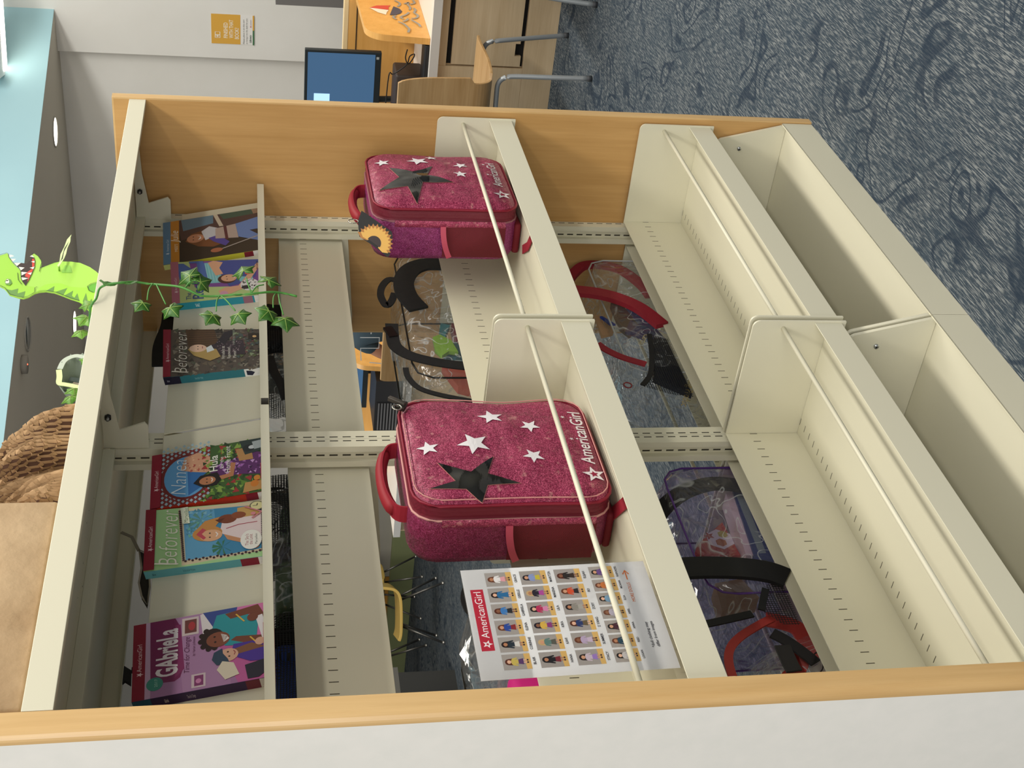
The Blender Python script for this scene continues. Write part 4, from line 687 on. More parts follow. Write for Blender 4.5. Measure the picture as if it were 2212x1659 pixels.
mb = MB(); pl = [dz(*p) for p in body]; pl = [(x, max(z, CT)) for x, z in pl]; mb.prism([(x, z) for x, z in pl], 'y', YD, YD+.003, M('a9dc58', .5))
A = Art(mb, lambda u, v, h: Vector((u, YD-h, max(v, CT))), .00006); D = lambda pts: [dz(*p) for p in pts]
A.poly(D([(560, 810), (620, 730), (720, 680), (850, 662), (960, 665), (1080, 715), (1250, 730), (1540, 720), (1660, 1180), (1480, 1140), (1290, 985), (1100, 900), (850, 805), (720, 785), (620, 793)]), 'a6e04a'); A.poly(D([(-140, 520), (-120, 360), (0, 240), (110, 215), (210, 380), (310, 470), (320, 600), (360, 700), (540, 720), (540, 812), (370, 890), (150, 835), (0, 700), (-90, 640)]), 'a4dc48')
for tr in ([(720, 782), (850, 708), (835, 798)], [(860, 800), (1048, 738), (985, 852)], [(1000, 858), (1140, 780), (1120, 860), (1160, 890), (1205, 820), (1240, 940), (1100, 898)], [(1290, 940), (1340, 815), (1375, 985), (1425, 905), (1445, 970), (1380, 1078), (1300, 990)], [(90, 755), (180, 775), (285, 748), (270, 825), (395, 790), (370, 890), (150, 838)]): A.poly(D(tr), '6c9a4c')
A.poly(D([(1365, 720), (1420, 680), (1540, 645), (1530, 790), (1450, 812), (1385, 780)]), '6cb440'); A.poly(D([(960, 500), (1010, 385), (1095, 390), (1125, 500)]), '93cf5a')
A.poly(D([(200, 345), (330, 350), (420, 360), (480, 300), (500, 225), (530, 270), (545, 330), (540, 420), (500, 510), (450, 620), (400, 705), (350, 640), (330, 590), (325, 480), (300, 440), (250, 395)]), '3a2a26')
A.poly(D([(500, 290), (535, 280), (545, 330), (538, 420), (500, 510), (450, 620), (425, 650), (440, 580), (390, 560), (400, 520), (430, 490), (500, 440)]), 'd8493c')
for tr in ([(132, 222), (180, 225), (222, 245), (150, 265)], [(155, 288), (248, 290), (200, 330)], [(210, 350), (325, 352), (265, 400)], [(292, 412), (385, 425), (325, 470)], [(328, 490), (428, 500), (335, 550)], [(330, 575), (445, 592), (350, 625)], [(465, 250), (500, 232), (538, 272)], [(482, 335), (545, 318), (540, 352)], [(462, 430), (540, 410), (520, 452)], [(425, 515), (500, 502), (485, 545)]): A.poly(D(tr), 'f3f0e4')
A.poly(D([(75, 640), (110, 600), (165, 610), (188, 670), (150, 705), (90, 690)]), '6c9a4c'); A.poly(D([(85, 665), (95, 620), (125, 605), (145, 640), (140, 668), (100, 672)]), 'f6f2dc'); A.ell(*dz(112, 630), .0022, .0022, '1c1a14', 10)
for ln in ([(-150, 520), (-80, 270), (0, 228), (110, 196), (130, 215), (140, 265), (200, 345), (250, 395), (300, 440), (325, 480), (330, 590), (350, 640), (400, 705), (450, 620), (500, 510), (540, 420), (545, 330), (530, 270)], [(490, 215), (530, 200), (590, 240), (640, 310), (650, 350), (628, 430), (615, 490)], [(628, 430), (700, 400), (850, 342), (950, 322)], [(1240, 945), (1100, 900), (950, 840), (850, 805), (720, 785), (620, 793), (540, 815), (545, 745), (580, 725)], [(275, 510), (285, 620), (340, 690)], [(540, 815), (450, 870), (370, 893), (290, 885), (150, 840), (80, 745), (0, 705)], [(1540, 645), (1420, 680), (1362, 720), (1385, 785), (1450, 812)]): A.line(D(ln), .0011, '2f4420')
mb.build('body_card', t)
for k, (a0, pts) in enumerate(((0, [(910, 460), (935, 400), (950, 290), (1010, 170), (1050, 60), (1120, -20), (1090, 70), (1010, 190), (985, 280), (960, 370), (930, 440)]), (1, [(905, 500), (990, 400), (1010, 290), (1060, 190), (1110, 70), (1105, 130), (1060, 230), (1040, 320), (1010, 390), (950, 490), (925, 520)]))):
    mb = MB(); mb.prism([dz(*p) for p in pts], 'y', YD-.012-.006*k, YD-.0105-.006*k, M('d9ecb0', .5)); mb.cyl((dz(925, 470)[0], YD-.011-.006*k, dz(925, 470)[1]), (dz(925, 470)[0], YD, dz(925, 470)[1]), .002, M('a9dc58', .5), 6); mb.build('arm', t)
# curled paper cut-out
YP = -.150; pz = lambda px, py: cut(px, py, 7.2125, 0, 740, YP)
ol = [(925, 450), (940, 390), (965, 340), (1010, 290), (1060, 245), (1105, 220), (1150, 205), (1220, 200), (1290, 202), (1400, 260), (1480, 420), (1420, 640), (1350, 840), (1250, 830), (1100, 790), (1000, 735), (910, 675), (918, 560)]
o3 = [pz(*p) for p in ol]; cx = sum(p.x for p in o3)/len(o3); czz = sum(p.z for p in o3)/len(o3)
mb = MB(); n = len(o3); K = 6; vs = []
for k in range(K+1):
    s_ = 1-k/K
    for i, p in enumerate(o3): vs.append((cx+(p.x-cx)*s_, YP+.055*(1-s_*s_)+.006*math.sin(i*2.2)*s_, max(CT, czz+(p.z-czz)*s_)))
mb.add(vs, [(k*n+i, k*n+(i+1) % n, (k+1)*n+(i+1) % n, (k+1)*n+i) for k in range(K) for i in range(n)], M('8f9a8c', .7), True); t = mb.build('curled_paper_cutout', solid=.0012, origin=(cx, YP, CT)); tag(t, 'grey-green curled paper cut-out standing between the dinosaur and brown paper', 'paper cut-out')
for nm, st, col, dy in (('rim_band', [(920, 455), (930, 560), (925, 660), (1010, 680), (1120, 700), (1260, 735)], 'dff0b0', -.004), ('rim_band', [(935, 440), (990, 330), (1080, 265), (1200, 235), (1310, 260)], 'c4cfc0', -.004), ('inner_fold', [(1060, 430), (1150, 440), (1300, 470)], '5f6b68', .02), ('inner_fold', [(960, 560), (1060, 590), (1180, 640)], '6a746c', .02), ('inner_fold', [(1110, 520), (1200, 540), (1290, 560)], 'b9ab98', .018)):
    mb = MB(); mb.strap([pz(*p)+Vector((0, dy, 0)) for p in smooth_path([(a, b, 0) for a, b in st], 4) for p in [(p.x, p.y)]], .010 if nm == 'rim_band' else .013, .0012, (0, 1, 0), M(col, .6)); mb.build(nm, t)
# honeycomb paper lump
t = thing('honeycomb_paper_wrap', (.60, -.14, CT), 'crumpled brown honeycomb packing paper heaped on the shelf top', 'packing paper')
def hump(u, v):                      # u along x 0..1, v around 0..1 (front foot, over the top, back foot)
    x = .415+.30*u; top = .055+.10*max(0, math.sin(PI*min(1, max(0, (.98-u)/.98))**.75))**.8*(1-.25*u)
    if u > .86: top *= 1-.55*((u-.86)/.14)**1.5
    top *= 1+.08*math.sin(u*17)+.05*math.sin(u*41+2); a = PI*v; rr = .095+.02*math.sin(u*9+v*5)
    return Vector((x+.012*math.sin(v*9+u*5), -.135-rr*math.cos(a)*(1+.06*math.sin(u*23)), CT+top*max(0, math.sin(a))**.7+.003*math.sin(u*60+v*40)))
mb = MB(); mb.grid(lambda u, v: hump(u, v)+Vector((0, .0, 0)), 40, 30, M('4a3020', .9)); mb.build('inner_layer', t)
mb = MB(); NU, NV = 34, 24; rd = random.Random(3)
def hp(i, j, lift): u = i/NU; v = j/NV; e = .004; p = hump(u, v); a = hump(min(1, u+e), v)-hump(max(0, u-e), v); b = hump(u, min(1, v+e))-hump(u, max(0, v-e)); nn_ = a.cross(b); nn_ = nn_.normalized() if nn_.length else Vector((0, 0, 1)); nn_ = nn_ if nn_.dot(p-Vector((p.x, -.135, CT-.02))) > 0 else -nn_; q = p+nn_*lift; q.z = max(q.z, CT); return q
for j in range(NV):
    for i in range(NU):
        c = (i+.5*(j % 2), j+.5); hx = [(c[0]+.5*math.cos(a), c[1]+.62*math.sin(a)) for a in [R(30+60*k) for k in range(6)]]; hx = [(min(NU, max(0, a)), min(NV, max(0, b))) for a, b in hx]; li = .0045+.002*rd.random(); tilt = .35
        vs = []
        for a, b in hx: vs += [hp(a, b, -.001), hp(a+tilt, b+.1, li)]
        mb.add(vs, [(2*k, 2*k+1, (2*k+3) % 12, (2*k+2) % 12) for k in range(4)], KRAFT2)
mb.build('paper_mesh', t)
# kraft paper parcel
mb = MB(); mb.rbox((.010, -.285, CT+.0005), (.405, -.02, CT+.18), .006, KRAFT, 2)
t = mb.build('kraft_paper_parcel', origin=(.2, -.15, CT)); tag(t, 'creased plain brown kraft paper parcel at the left end of shelf top', 'parcel')
# ivy
LEAF = mk_bumpy('ivy_leaf', '264d16', '3c6f20', 60, .45, .4, .002); LEAF2 = mk_bumpy('bright_leaf', '4f8526', '76a83c', 50, .5, .4, .002); STEM = M('4c8a3c', .5); VEIN = M('7f9a4c', .5)
lobes = [(0, -.05), (-.14, -.30), (-.52, -.42), (-.54, -.02), (-.80, .34), (-.36, .50), (0, 1.0), (.36, .50), (.80, .34), (.54, -.02), (.52, -.42), (.14, -.30)]
def leaf(parent, c, dirv, nrm, s, mat, fold=.25, name='leaf'):
    d = Vector(dirv).normalized(); nrm = Vector(nrm); nrm = (nrm-d*nrm.dot(d)).normalized(); r_ = d.cross(nrm).normalized(); c = Vector(c)
    mb = MB(); f = lambda a, b, h=0: c+r_*a*s+d*(b-.3)*s+nrm*(-abs(a)*fold*s+.18*s*math.cos(b*2.2)-.1*s+h)
    vs = [f(a, b) for a, b in lobes]; mid = [f(0, -.02), f(0, .35), f(0, .7)]; V = vs+mid; m0, m1, m2 = 12, 13, 14
    fs = [(0, 1, m0), (1, 2, m0), (2, 3, m0), (3, 4, m1), (m0, 3, m1), (4, 5, m1), (5, m2, m1), (5, 6, m2), (6, 7, m2), (7, m1, m2), (7, 8, m1), (8, 9, m1), (9, m0, m1), (9, 10, m0), (10, 11, m0), (11, 0, m0)]
    mb.add(V, fs, mat, True); 
    for (a, b) in ((0, .92), (-.68, .30), (.68, .30), (-.42, -.34), (.42, -.34)): mb.strap([f(0, 0, .0004), f(a*.5, b*.5, .0005), f(a, b, .0004)], [.0012, .0009, .0004], .0003, nrm, VEIN)
    o = mb.build(name, parent, solid=.0005); return o
YV = -.312
v = thing('ivy_vine', PXY(262, 611, YV), 'artificial ivy vine hanging over the shelf front before the books', 'artificial ivy')
main = [(206, 665), (208, 645), (216, 622), (240, 613), (262, 611), (290, 609), (320, 613), (345, 615), (385, 619), (410, 628), (432, 638), (460, 640), (500, 637), (540, 635), (580, 631), (610, 633), (641, 640)]
pts = []
for i, (x, y) in enumerate(main): pts.append(PXY(x, y, -.290 if i < 1 else (-.302 if i == 1 else YV+.006*math.sin(i*1.3))))
pts[0].z = CT+.004; pts = [pts[0]+Vector((0, .05, .004))]+pts
mb = MB(); mb.tube(smooth_path(pts, 4), .0021, STEM, 8); mb.build('stem', v)
mb = MB(); mb.strap(smooth_path([PXY(x, y, YV-.004) for x, y in ((216, 605), (228, 612), (246, 614), (262, 609), (280, 613), (296, 607))], 3), [.004]*3+[.012]*4+[.006]*9, .0008, (0, -1, .3), LEAF); mb.build('twisted_leaf', v)
sides = [((330, 613), (318, 648), (303, 660)), ((338, 615), (358, 657), (373, 671)), ((400, 622), (425, 606), (404, 593)), ((400, 622), (428, 612), (441, 608)), ((474, 640), (467, 672), (455, 687)), ((478, 640), (508, 671), (519, 685)), ((543, 633), (532, 600), (524, 582)), ((543, 633), (570, 615), (585, 603)), ((596, 633), (590, 664), (574, 678)), ((601, 633), (612, 680), (617, 697))]
for i, (a, b, c) in enumerate(sides):
    yy = YV-.004*(i % 3); A_ = PXY(*a, YV+.002); B_ = PXY(*b, yy); C_ = PXY(*c, yy); mb = MB(); mb.tube(smooth_path([A_, (A_+B_)/2+Vector((.003, -.003, .002)), B_], 3), .0013, STEM, 6); mb.build('stem', v)
    sz = (.022, .024, .028, .024, .024, .024, .027, .026, .026, .029)[i]; leaf(v, C_, C_-B_, (-.75+.2*math.sin(i*2), -1, .25*math.cos(i)), sz*1.12, LEAF)
g = thing('ivy_garland', (.9, -.2, CT+.01), 'bright green artificial ivy garland lying along the shelf top', 'artificial ivy')
gp = [P(x, y, 'y', Y) for x, y, Y in ((205, 640, -.24), (203, 700, -.22), (190, 760, -.2), (172, 870, -.22), (160, 920, -.2), (150, 965, -.2))]
for p in gp: p.z = CT+.006+.004*math.sin(p.x*40)
mb = MB(); mb.tube(smooth_path(gp, 5), .002, STEM, 6); mb.build('stem', g)
for i, (x, y, dx, dy, s_, Y) in enumerate(((188, 655, -30, -50, .026, -.24), (182, 690, -50, 40, .032, -.24), (175, 720, 10, 60, .026, -.23), (198, 695, -5, 30, .024, -.24), (188, 775, 0, -35, .020, -.2), (152, 862, -10, 60, .026, -.2), (160, 845, 10, 50, .024, -.19), (165, 885, -20, 40, .026, -.2), (148, 930, -8, 60, .034, -.2), (160, 895, 5, 55, .026, -.2), (150, 962, -5, 20, .018, -.17))):
    c = P(x, y, 'y', Y); e = P(x+dx, y+dy, 'y', Y-.01); c.z = max(c.z, CT+.014); leaf(g, c, e-c, (-.6, -1, .3*math.sin(i*3)), s_*.85, LEAF2, .35)
# ================================================================== REAR SIDE: CLEAR BAGS
def shell(mb, x0, x1, y0, y1, z0, z1, mat, seed=0, r=.05, amp=.010):
    w_, h_ = x1-x0, z1-z0; pl = resample(rrect(w_, h_, min(r, w_*.3, h_*.3), 6), 40); rings = []
    for (s_, f) in ((.45, 0), (.86, .0), (.97, .06), (1, .3), (1.01, .6), (.97, .94), (.86, 1), (.45, 1)):
        rg = []
        for k, p in enumerate(pl): q = amp*math.sin(k*1.1+seed+f*9)*math.sin(k*.37+seed*2+f*4); zz = (z0+z1)/2+p[1]*s_*(1-.0)+q; rg.append(Vector(((x0+x1)/2+p[0]*s_+q, y0+(y1-y0)*f+.7*q*(1 if 0 < f < 1 else .8), max(zz, z0))))
        rings.append(rg)
    for rg in rings:
        for p in rg: p.y = min(max(p.y, y0), y1)
    n_ = 40; mb.add([p for r_ in rings for p in r_], [(i*n_+k, i*n_+(k+1) % n_, (i+1)*n_+(k+1) % n_, (i+1)*n_+k) for i in range(7) for k in range(n_)]+[tuple(range(n_))[::-1], tuple(7*n_+k for k in range(n_))], mat, True)
    return pl
def clear_bag(name, x0, x1, y0, y1, z0, z1, label, trim, mat, seed, rim=None):
    t = thing(name, ((x0+x1)/2, (y0+y1)/2, z0), label, 'clear backpack'); mb = MB(); pl = shell(mb, x0, x1, y0, y1, z0+.001, z1, mat, seed); mb.build('clear_body', t)
    for yy in ((y0+.012), (y1-.012)):
        mb = MB(); mb.tube([((x0+x1)/2+p[0]*.975, yy, (z0+z1)/2+.004+p[1]*.965) for p in pl], .0022, M(trim if rim is None else rim, .4), 6, True); mb.build('piping', t)
    return t
def band(t, nm, pts, Y, wd, mat, th=.003, nrm=(0, -1, 0), lab=None):
    q = [P(a[0], a[1], 'y', a[2] if len(a) > 2 else Y) for a in pts]; mb = MB(); mb.strap(smooth_path(q, 5), wd, th, nrm, mat); o = mb.build(nm, t)
    if lab: o['label'] = lab
    return o
def item(name, pts, Y0, Y1, zmin, mat, label, cat, art=None, grp=None):
    q = [P(a, b, 'y', Y0) for a, b in pts]; mb = MB(); mb.prism([(p.x, max(p.z, zmin)) for p in q], 'y', Y0, Y1, mat)
    if art: A = Art(mb, lambda u, v, h: Vector((u, Y0-h, v)), .0002); art(A, q)
    o = mb.build(name, origin=(sum(p.x for p in q)/len(q), (Y0+Y1)/2, max(zmin, min(p.z for p in q)))); tag(o, label, cat, grp); return o
ZA, ZBk, ZC = 1.1872, .7602, .2842
# black-trimmed backpack behind the second glitter backpack
K = clear_bag('clear_backpack', 1.225, 1.79, .066, .30, ZBk, 1.060, 'clear vinyl backpack with black straps, seen between the two glitter backpacks', '101012', VINYL, 1, '141416')
band(K, 'zipper', [(846, 700), (849, 735), (858, 752), (885, 768), (930, 780), (980, 788), (1030, 793)], .0625, .030, BLACKW); band(K, 'bottom_piping', [(876, 795), (882, 815), (905, 838), (950, 853), (1028, 868)], .0635, .013, BLACKW)
band(K, 'shoulder_strap', [(1010, 560), (960, 570), (915, 572), (885, 585), (872, 610), (880, 640), (905, 668)], .060, [.050]*31, BLACKW, .006)
band(K, 'top_handle', [(858, 606), (840, 604), (826, 618), (822, 636), (828, 652), (836, 660), (846, 650), (852, 634)], .07, .017, BLACKW, .004)
band(K, 'buckle', [(836, 708), (842, 716), (850, 728)], .061, .02, M('1c1616', .3), .006)
item('toy_brush', [(952, 698), (972, 702), (962, 724), (948, 720)], .15, .165, ZBk, M('2a8a9a', .3), 'teal toy brush inside the black-trimmed clear backpack', 'toy'); item('toy_bottle', [(975, 698), (1015, 705), (1022, 745), (985, 735)], .15, .18, ZBk, M('8a1a3c', .4), 'dark red toy shape inside the black-trimmed clear backpack', 'toy')
item('toy_leaf_fan', [(935, 728), (950, 722), (975, 735), (990, 760), (970, 758), (955, 768), (940, 755)], .12, .13, ZBk, M('7fae30', .5), 'bright green toy shape inside the black-trimmed clear backpack', 'toy'); item('toy_box', [(958, 745), (985, 738), (1010, 765), (985, 772), (965, 765)], .135, .165, ZBk, M('1f6a80', .3), 'dark teal toy shape inside the black-trimmed clear backpack', 'toy')
item('folded_cloth', [(955, 790), (1040, 800), (1050, 850), (990, 835)], .11, .13, ZBk, M('b05a4c', .8), 'salmon pink cloth in the bottom of the black-trimmed clear backpack', 'cloth')
# red-trimmed backpack, lower right
Rr = clear_bag('clear_backpack', 1.245, 1.77, .066, .30, ZC, .560, 'clear vinyl backpack with red straps on the lower rear shelf', 'a01428', VINYL, 5, 'b8bcbc')
band(Rr, 'shoulder_strap', [(1228, 606, .12), (1240, 590, .12), (1262, 574, .11), (1300, 573, .1), (1342, 584, .09), (1385, 615, .08), (1405, 640, .08)], .1, .026, RED, .012); band(Rr, 'shoulder_strap', [(1235, 628), (1290, 634), (1340, 647), (1385, 668), (1430, 703)], .058, .036, RED, .012)
band(Rr, 'zipper', [(1290, 742), (1310, 756), (1345, 772), (1395, 787)], .0625, .020, RED); band(Rr, 'pocket_hem', [(1403, 722), (1406, 745), (1408, 775), (1404, 810), (1388, 832)], .0620, .012, BLACKW)
q = [PXY(x, y, .0635) for x, y in ((1404, 722), (1442, 732), (1500, 858), (1450, 852), (1388, 834), (1406, 790))]; mb = MB(); mb.add(q, [tuple(range(6))], NET); mb.build('net_pocket', Rr)
def ar1(A, q): A.text('Magic Tree House', q[0].x-.02, q[0].z-.05, .016, 'b89a4a', width=.12, rot=-50)
item('book', [(1320, 652), (1342, 655), (1378, 700), (1362, 718), (1340, 700)], .115, .135, ZC, M('3a2018', .4), 'dark brown book inside the red-strapped clear backpack', 'book', None, 'books inside the clear bags')
item('card_game_box', [(1362, 690), (1400, 718), (1392, 726), (1352, 712)], .10, .113, ZC, M('2e1a52', .4), 'deep purple box lettered Cards inside the red-strapped clear backpack', 'game box', lambda A, q: A.text('Cards', PXY(1392, 722, .1).x, PXY(1392, 722, .1).z, .016, 'cdb86a', width=.045, rot=150), None)
item('book', [(1355, 655), (1400, 690), (1440, 735), (1420, 738), (1375, 700)], .14, .165, ZC, M('1c3470', .35), 'dark blue book inside the red-strapped clear backpack', 'book', None, 'books inside the clear bags')
item('picture_book', [(1412, 728), (1440, 734), (1495, 850), (1412, 815)], .075, .09, ZC, M('121a2e', .4), 'near-black book with gold lettering behind the net pocket', 'book', lambda A, q: (A.text('Printing Produc', PXY(1480, 790, .075).x-.02, PXY(1480, 790, .075).z-.01, .018, 'a8935a', width=.15, rot=155)))
item('brown_paper', [(1285, 680), (1320, 690), (1325, 718), (1300, 724)], .12, .13, ZC, M('c09a74', .8), 'tan paper inside the red-strapped clear backpack', 'paper'); item('blue_ribbon', [(1296, 683), (1302, 683), (1330, 700), (1318, 700)], .105, .11, ZC, M('24409a', .6), 'blue ribbon inside the red-strapped clear backpack', 'ribbon')
mb = MB(); c = PXY(1356, 832, .058); mb.tube([c+Vector((.010*math.cos(a*PI/8), 0, .009*math.sin(a*PI/8))) for a in range(16)], .0016, M('8a2a30', .4), 6, True); mb.build('zipper_pull', Rr)
# purple backpack, lower left
Q = clear_bag('clear_backpack', .525, .905, .066, .30, ZC, .585, 'purple tinted clear backpack with wide black straps on the lower rear shelf', '2a1a3a', VINYL_P, 9, '5f3a8a')
band(Q, 'shoulder_strap', [(1412, 1128, .12), (1435, 1095, .11), (1480, 1062, .1), (1540, 1045, .09), (1605, 1050, .08)], .1, .036, BLACKW, .008); band(Q, 'shoulder_strap', [(1445, 1230), (1520, 1226), (1600, 1228), (1660, 1236), (1700, 1250)], .058, .052, BLACKW, .008)
band(Q, 'zipper', [(1505, 1352), (1545, 1344), (1590, 1334), (1625, 1326)], .0625, .016, BLACKW); band(Q, 'pocket_hem', [(1654, 1272), (1648, 1300), (1645, 1318)], .062, .014, BLACKW)
q = [PXY(x, y, .0635) for x, y in ((1656, 1262), (1690, 1262), (1730, 1350), (1690, 1348), (1645, 1318))]; mb = MB(); mb.add(q, [tuple(range(5))], NET); mb.build('net_pocket', Q)
def art_kit(A, q):
    c = PXY(1555, 1165, .13); A.ell(c.x, c.z, .03, .03, 'e9e6e0', 6); A.ell(c.x-.01, c.z, .012, .012, 'b5622c', 6); A.ell(c.x+.014, c.z-.01, .011, .011, 'b9ae4a', 6); A.star(c.x+.01, c.z+.02, .012, 'a82c30')
item('craft_kit_box', [(1500, 1200), (1505, 1178), (1560, 1128), (1600, 1200)], .13, .155, ZC, M('b9262c', .4), 'red and white craft box inside the purple clear backpack', 'box', art_kit)
item('storybook', [(1568, 1065), (1580, 1060), (1640, 1200), (1612, 1200)], .11, .15, ZC, M('e2d4c8', .5), 'cream-spined book inside the purple clear backpack', 'book', None); item('workbook', [(1583, 1060), (1615, 1062), (1672, 1210), (1632, 1208)], .105, .14, ZC, M('2c4478', .4), 'navy bordered pale green book inside the purple clear backpack', 'book', lambda A, q: A.poly([(PXY(x, y, .105).x, PXY(x, y, .105).z) for x, y in ((1590, 1070), (1608, 1072), (1655, 1195), (1640, 1196))], '86a096'))
item('doll_cloth', [(1545, 1260), (1600, 1250), (1640, 1290), (1560, 1320)], .12, .16, ZC, M('a8936e', .8), 'beige patterned cloth inside the purple clear backpack', 'cloth')
# coral pouch
O = thing('drawstring_pouch', (.415, .16, ZC), 'clear vinyl pouch with coral red trim beside the purple backpack', 'clear pouch')
prof = [(.0, 0), (.055, .006), (.085, .04), (.088, .09), (.07, .15), (.04, .20), (.016, .235), (.012, .26)]
cxp = PXY(1640, 1430, .14)-Vector((.012, 0, 0)); mb = MB(); mb.grid(lambda u, v: (lambda k: (lambda f, i: Vector((cxp.x+math.cos(u*2*PI)*(prof[i][0]*(1-f)+prof[i+1][0]*f)*(1+.08*math.sin(u*25+v*6)), .17+math.sin(u*2*PI)*.8*(prof[i][0]*(1-f)+prof[i+1][0]*f)*(1+.08*math.sin(u*25+v*6)), ZC+.002+prof[i][1]*(1-f)+prof[i+1][1]*f))) (min(1, k-min(6, int(k))), min(6, int(k))))(v*7), 36, 21, VINYL, True, True); mb.build('clear_body', O)
for nm, pt, wd, mt, Y in (('trim', [(1668, 1336), (1640, 1350), (1600, 1375), (1578, 1400), (1574, 1430), (1585, 1470)], .016, CORAL, .085), ('carry_strap', [(1655, 1338), (1690, 1345), (1725, 1360), (1748, 1400), (1745, 1420)], .036, CORAL, .13), ('carry_strap', [(1700, 1390), (1730, 1430), (1700, 1470)], .03, CORAL, .12), ('webbing', [(1668, 1368), (1700, 1385), (1738, 1412), (1762, 1432)], .024, M('2c2a2a', .8), .10), ('webbing', [(1690, 1395), (1705, 1430), (1716, 1450)], .03, M('343230', .8), .095)): band(O, nm, pt, Y, wd, mt, .004)
band(O, 'cord', [(1754, 1432), (1760, 1412), (1772, 1412), (1778, 1440), (1772, 1452)], .09, .0022, M('2a2624', .6), .002)
# upper rear shelf bags
B1 = thing('mesh_bag', (1.36, .17, ZA), 'black net bag with a clear pocket behind the display shelf, right bay', 'mesh bag'); mb = MB(); shell(mb, 1.335, 1.47, .07, .27, ZA+.001, 1.41, NET, 3, .05, .008); mb.build('net_body', B1)
mb = MB(); shell(mb, 1.20, 1.34, .075, .24, ZA+.002, 1.39, VINYL, 2, .04, .008); mb.build('clear_pocket', B1); band(B1, 'shoulder_strap', [(350, 790), (352, 750), (368, 706), (372, 680), (382, 690)], .16, .045, BLACKW, .006); mb = MB(); shell(mb, 1.39, 1.57, .09, .24, ZA+.002, 1.42, M('101012', .8), 6, .04, .01); mb.build('padded_back', B1)
band(B1, 'side_strap', [(582, 770), (590, 800), (606, 830), (618, 862)], .066, .02, BLACKW, .004)
B2 = thing('green_bag', (.68, .17, ZA), 'dark clear bag with green items behind the display shelf, left bay', 'clear bag'); mb = MB(); shell(mb, .53, .87, .07, .28, ZA+.001, 1.405, VINYL, 8, .05, .01); mb.build('clear_body', B2); mb = MB(); shell(mb, .72, .90, .065, .2, 1.30, 1.40, NET, 4, .03, .006); mb.build('net_top', B2)
band(B2, 'shoulder_strap', [(575, 1070), (600, 1068), (628, 1085), (645, 1100)], .10, .036, BLACKW, .006)
for k, (x0, x1, z1, h_, lb) in enumerate(((.56, .70, 1.37, '2c4a20', 'mossy green cloth bundle inside the dark clear bag'), (.71, .84, 1.36, '33552a', 'dark green folded cloth inside the dark clear bag'), (.66, .73, 1.385, '2a1c30', 'dark purple card standing between green cloths inside the dark clear bag'))):
    mb = MB(); mb.rbox((x0+.004, .10, ZA+.006), (x1-.004, .22-(.11 if k == 2 else 0), z1), .012, M(h_, .8), 2); o_ = mb.build('cloth_bundle' if k < 2 else 'purple_card', origin=((x0+x1)/2, .16, ZA+.006)); tag(o_, lb, 'cloth' if k < 2 else 'card')
B3 = thing('mesh_bag', (.47, .17, ZA), 'black net bag with a blue patch behind the leftmost book', 'mesh bag'); mb = MB(); shell(mb, .415, .525, .07, .26, ZA+.001, 1.395, NET, 11, .03, .006); mb.build('net_body', B3); mb = MB(); mb.rbox((.43, .10, ZA+.006), (.475, .22, 1.375), .01, M('2a4aa8', .6), 2); mb.build('blue_lining', B3); mb = MB(); mb.rbox((.478, .10, ZA+.006), (.515, .22, 1.385), .01, M('0c0c0e', .8), 2); mb.build('black_lining', B3)
t = thing('hanging_pouch', (.72, .30, 1.45), 'small clear pouch with black lining hanging at the rear above the green bag', 'pouch')
mb = MB(); q = [P(x, y, 'y', .20) for x, y in ((301, 1190), (306, 1230), (300, 1262), (306, 1290), (318, 1310), (324, 1270), (320, 1200))]; mb.prism([(p.x, p.z) for p in q], 'y', .20, .206, M('2a2824', .6)); mb.build('lining', t); mb = MB(); mb.tube([p+Vector((0, -.003, 0)) for p in q], .002, M('b9b4a8', .4), 6, True); mb.build('rim', t)
mb = MB(); mb.strap([P(x, y, 'y', .2) for x, y in ((300, 1190), (285, 1160), (262, 1150))], .006, .002, (0, 1, 0), M('8a8578', .6)); mb.build('cord', t)
mb = MB(); q = [P(x, y, 'y', .15) for x, y in ((268, 1438), (284, 1448), (283, 1478), (270, 1470), (264, 1475))]; mb.prism([(p.x, p.z) for p in q], 'y', .15, .156, M('1a1c20', .7)); c = q[1]; mb.strap([c, Vector((c.x, .15, 1.40))], .012, .003, (0, 1, 0), M('1a1c20', .7)); o_ = mb.build('strap_end', origin=(c.x, .15, 1.40)); o_.parent = B3; o_.location = Vector((c.x, .15, 1.40))-Vector(B3['o'])
# clear bag + pink cloth on the middle rear shelf, left bay
C4 = clear_bag('clear_pouch', .405, .57, .066, .25, ZBk, 1.035, 'clear vinyl bag with black rim peeking out behind the doll price sheet', '101012', VINYL, 13, '33322c'); band(C4, 'rim_strap', [(1008, 1268), (1003, 1292), (1010, 1315), (1024, 1330)], .064, .014, BLACKW)
mb = MB(); mb.rbox((.29, .10, ZBk+.001), (.392, .24, .985), .02, M('c81a7a', .7), 3); tag(mb.build('pink_cloth', origin=(.34, .17, ZBk)), 'hot pink cloth bundle on the rear shelf behind the doll price sheet', 'cloth')
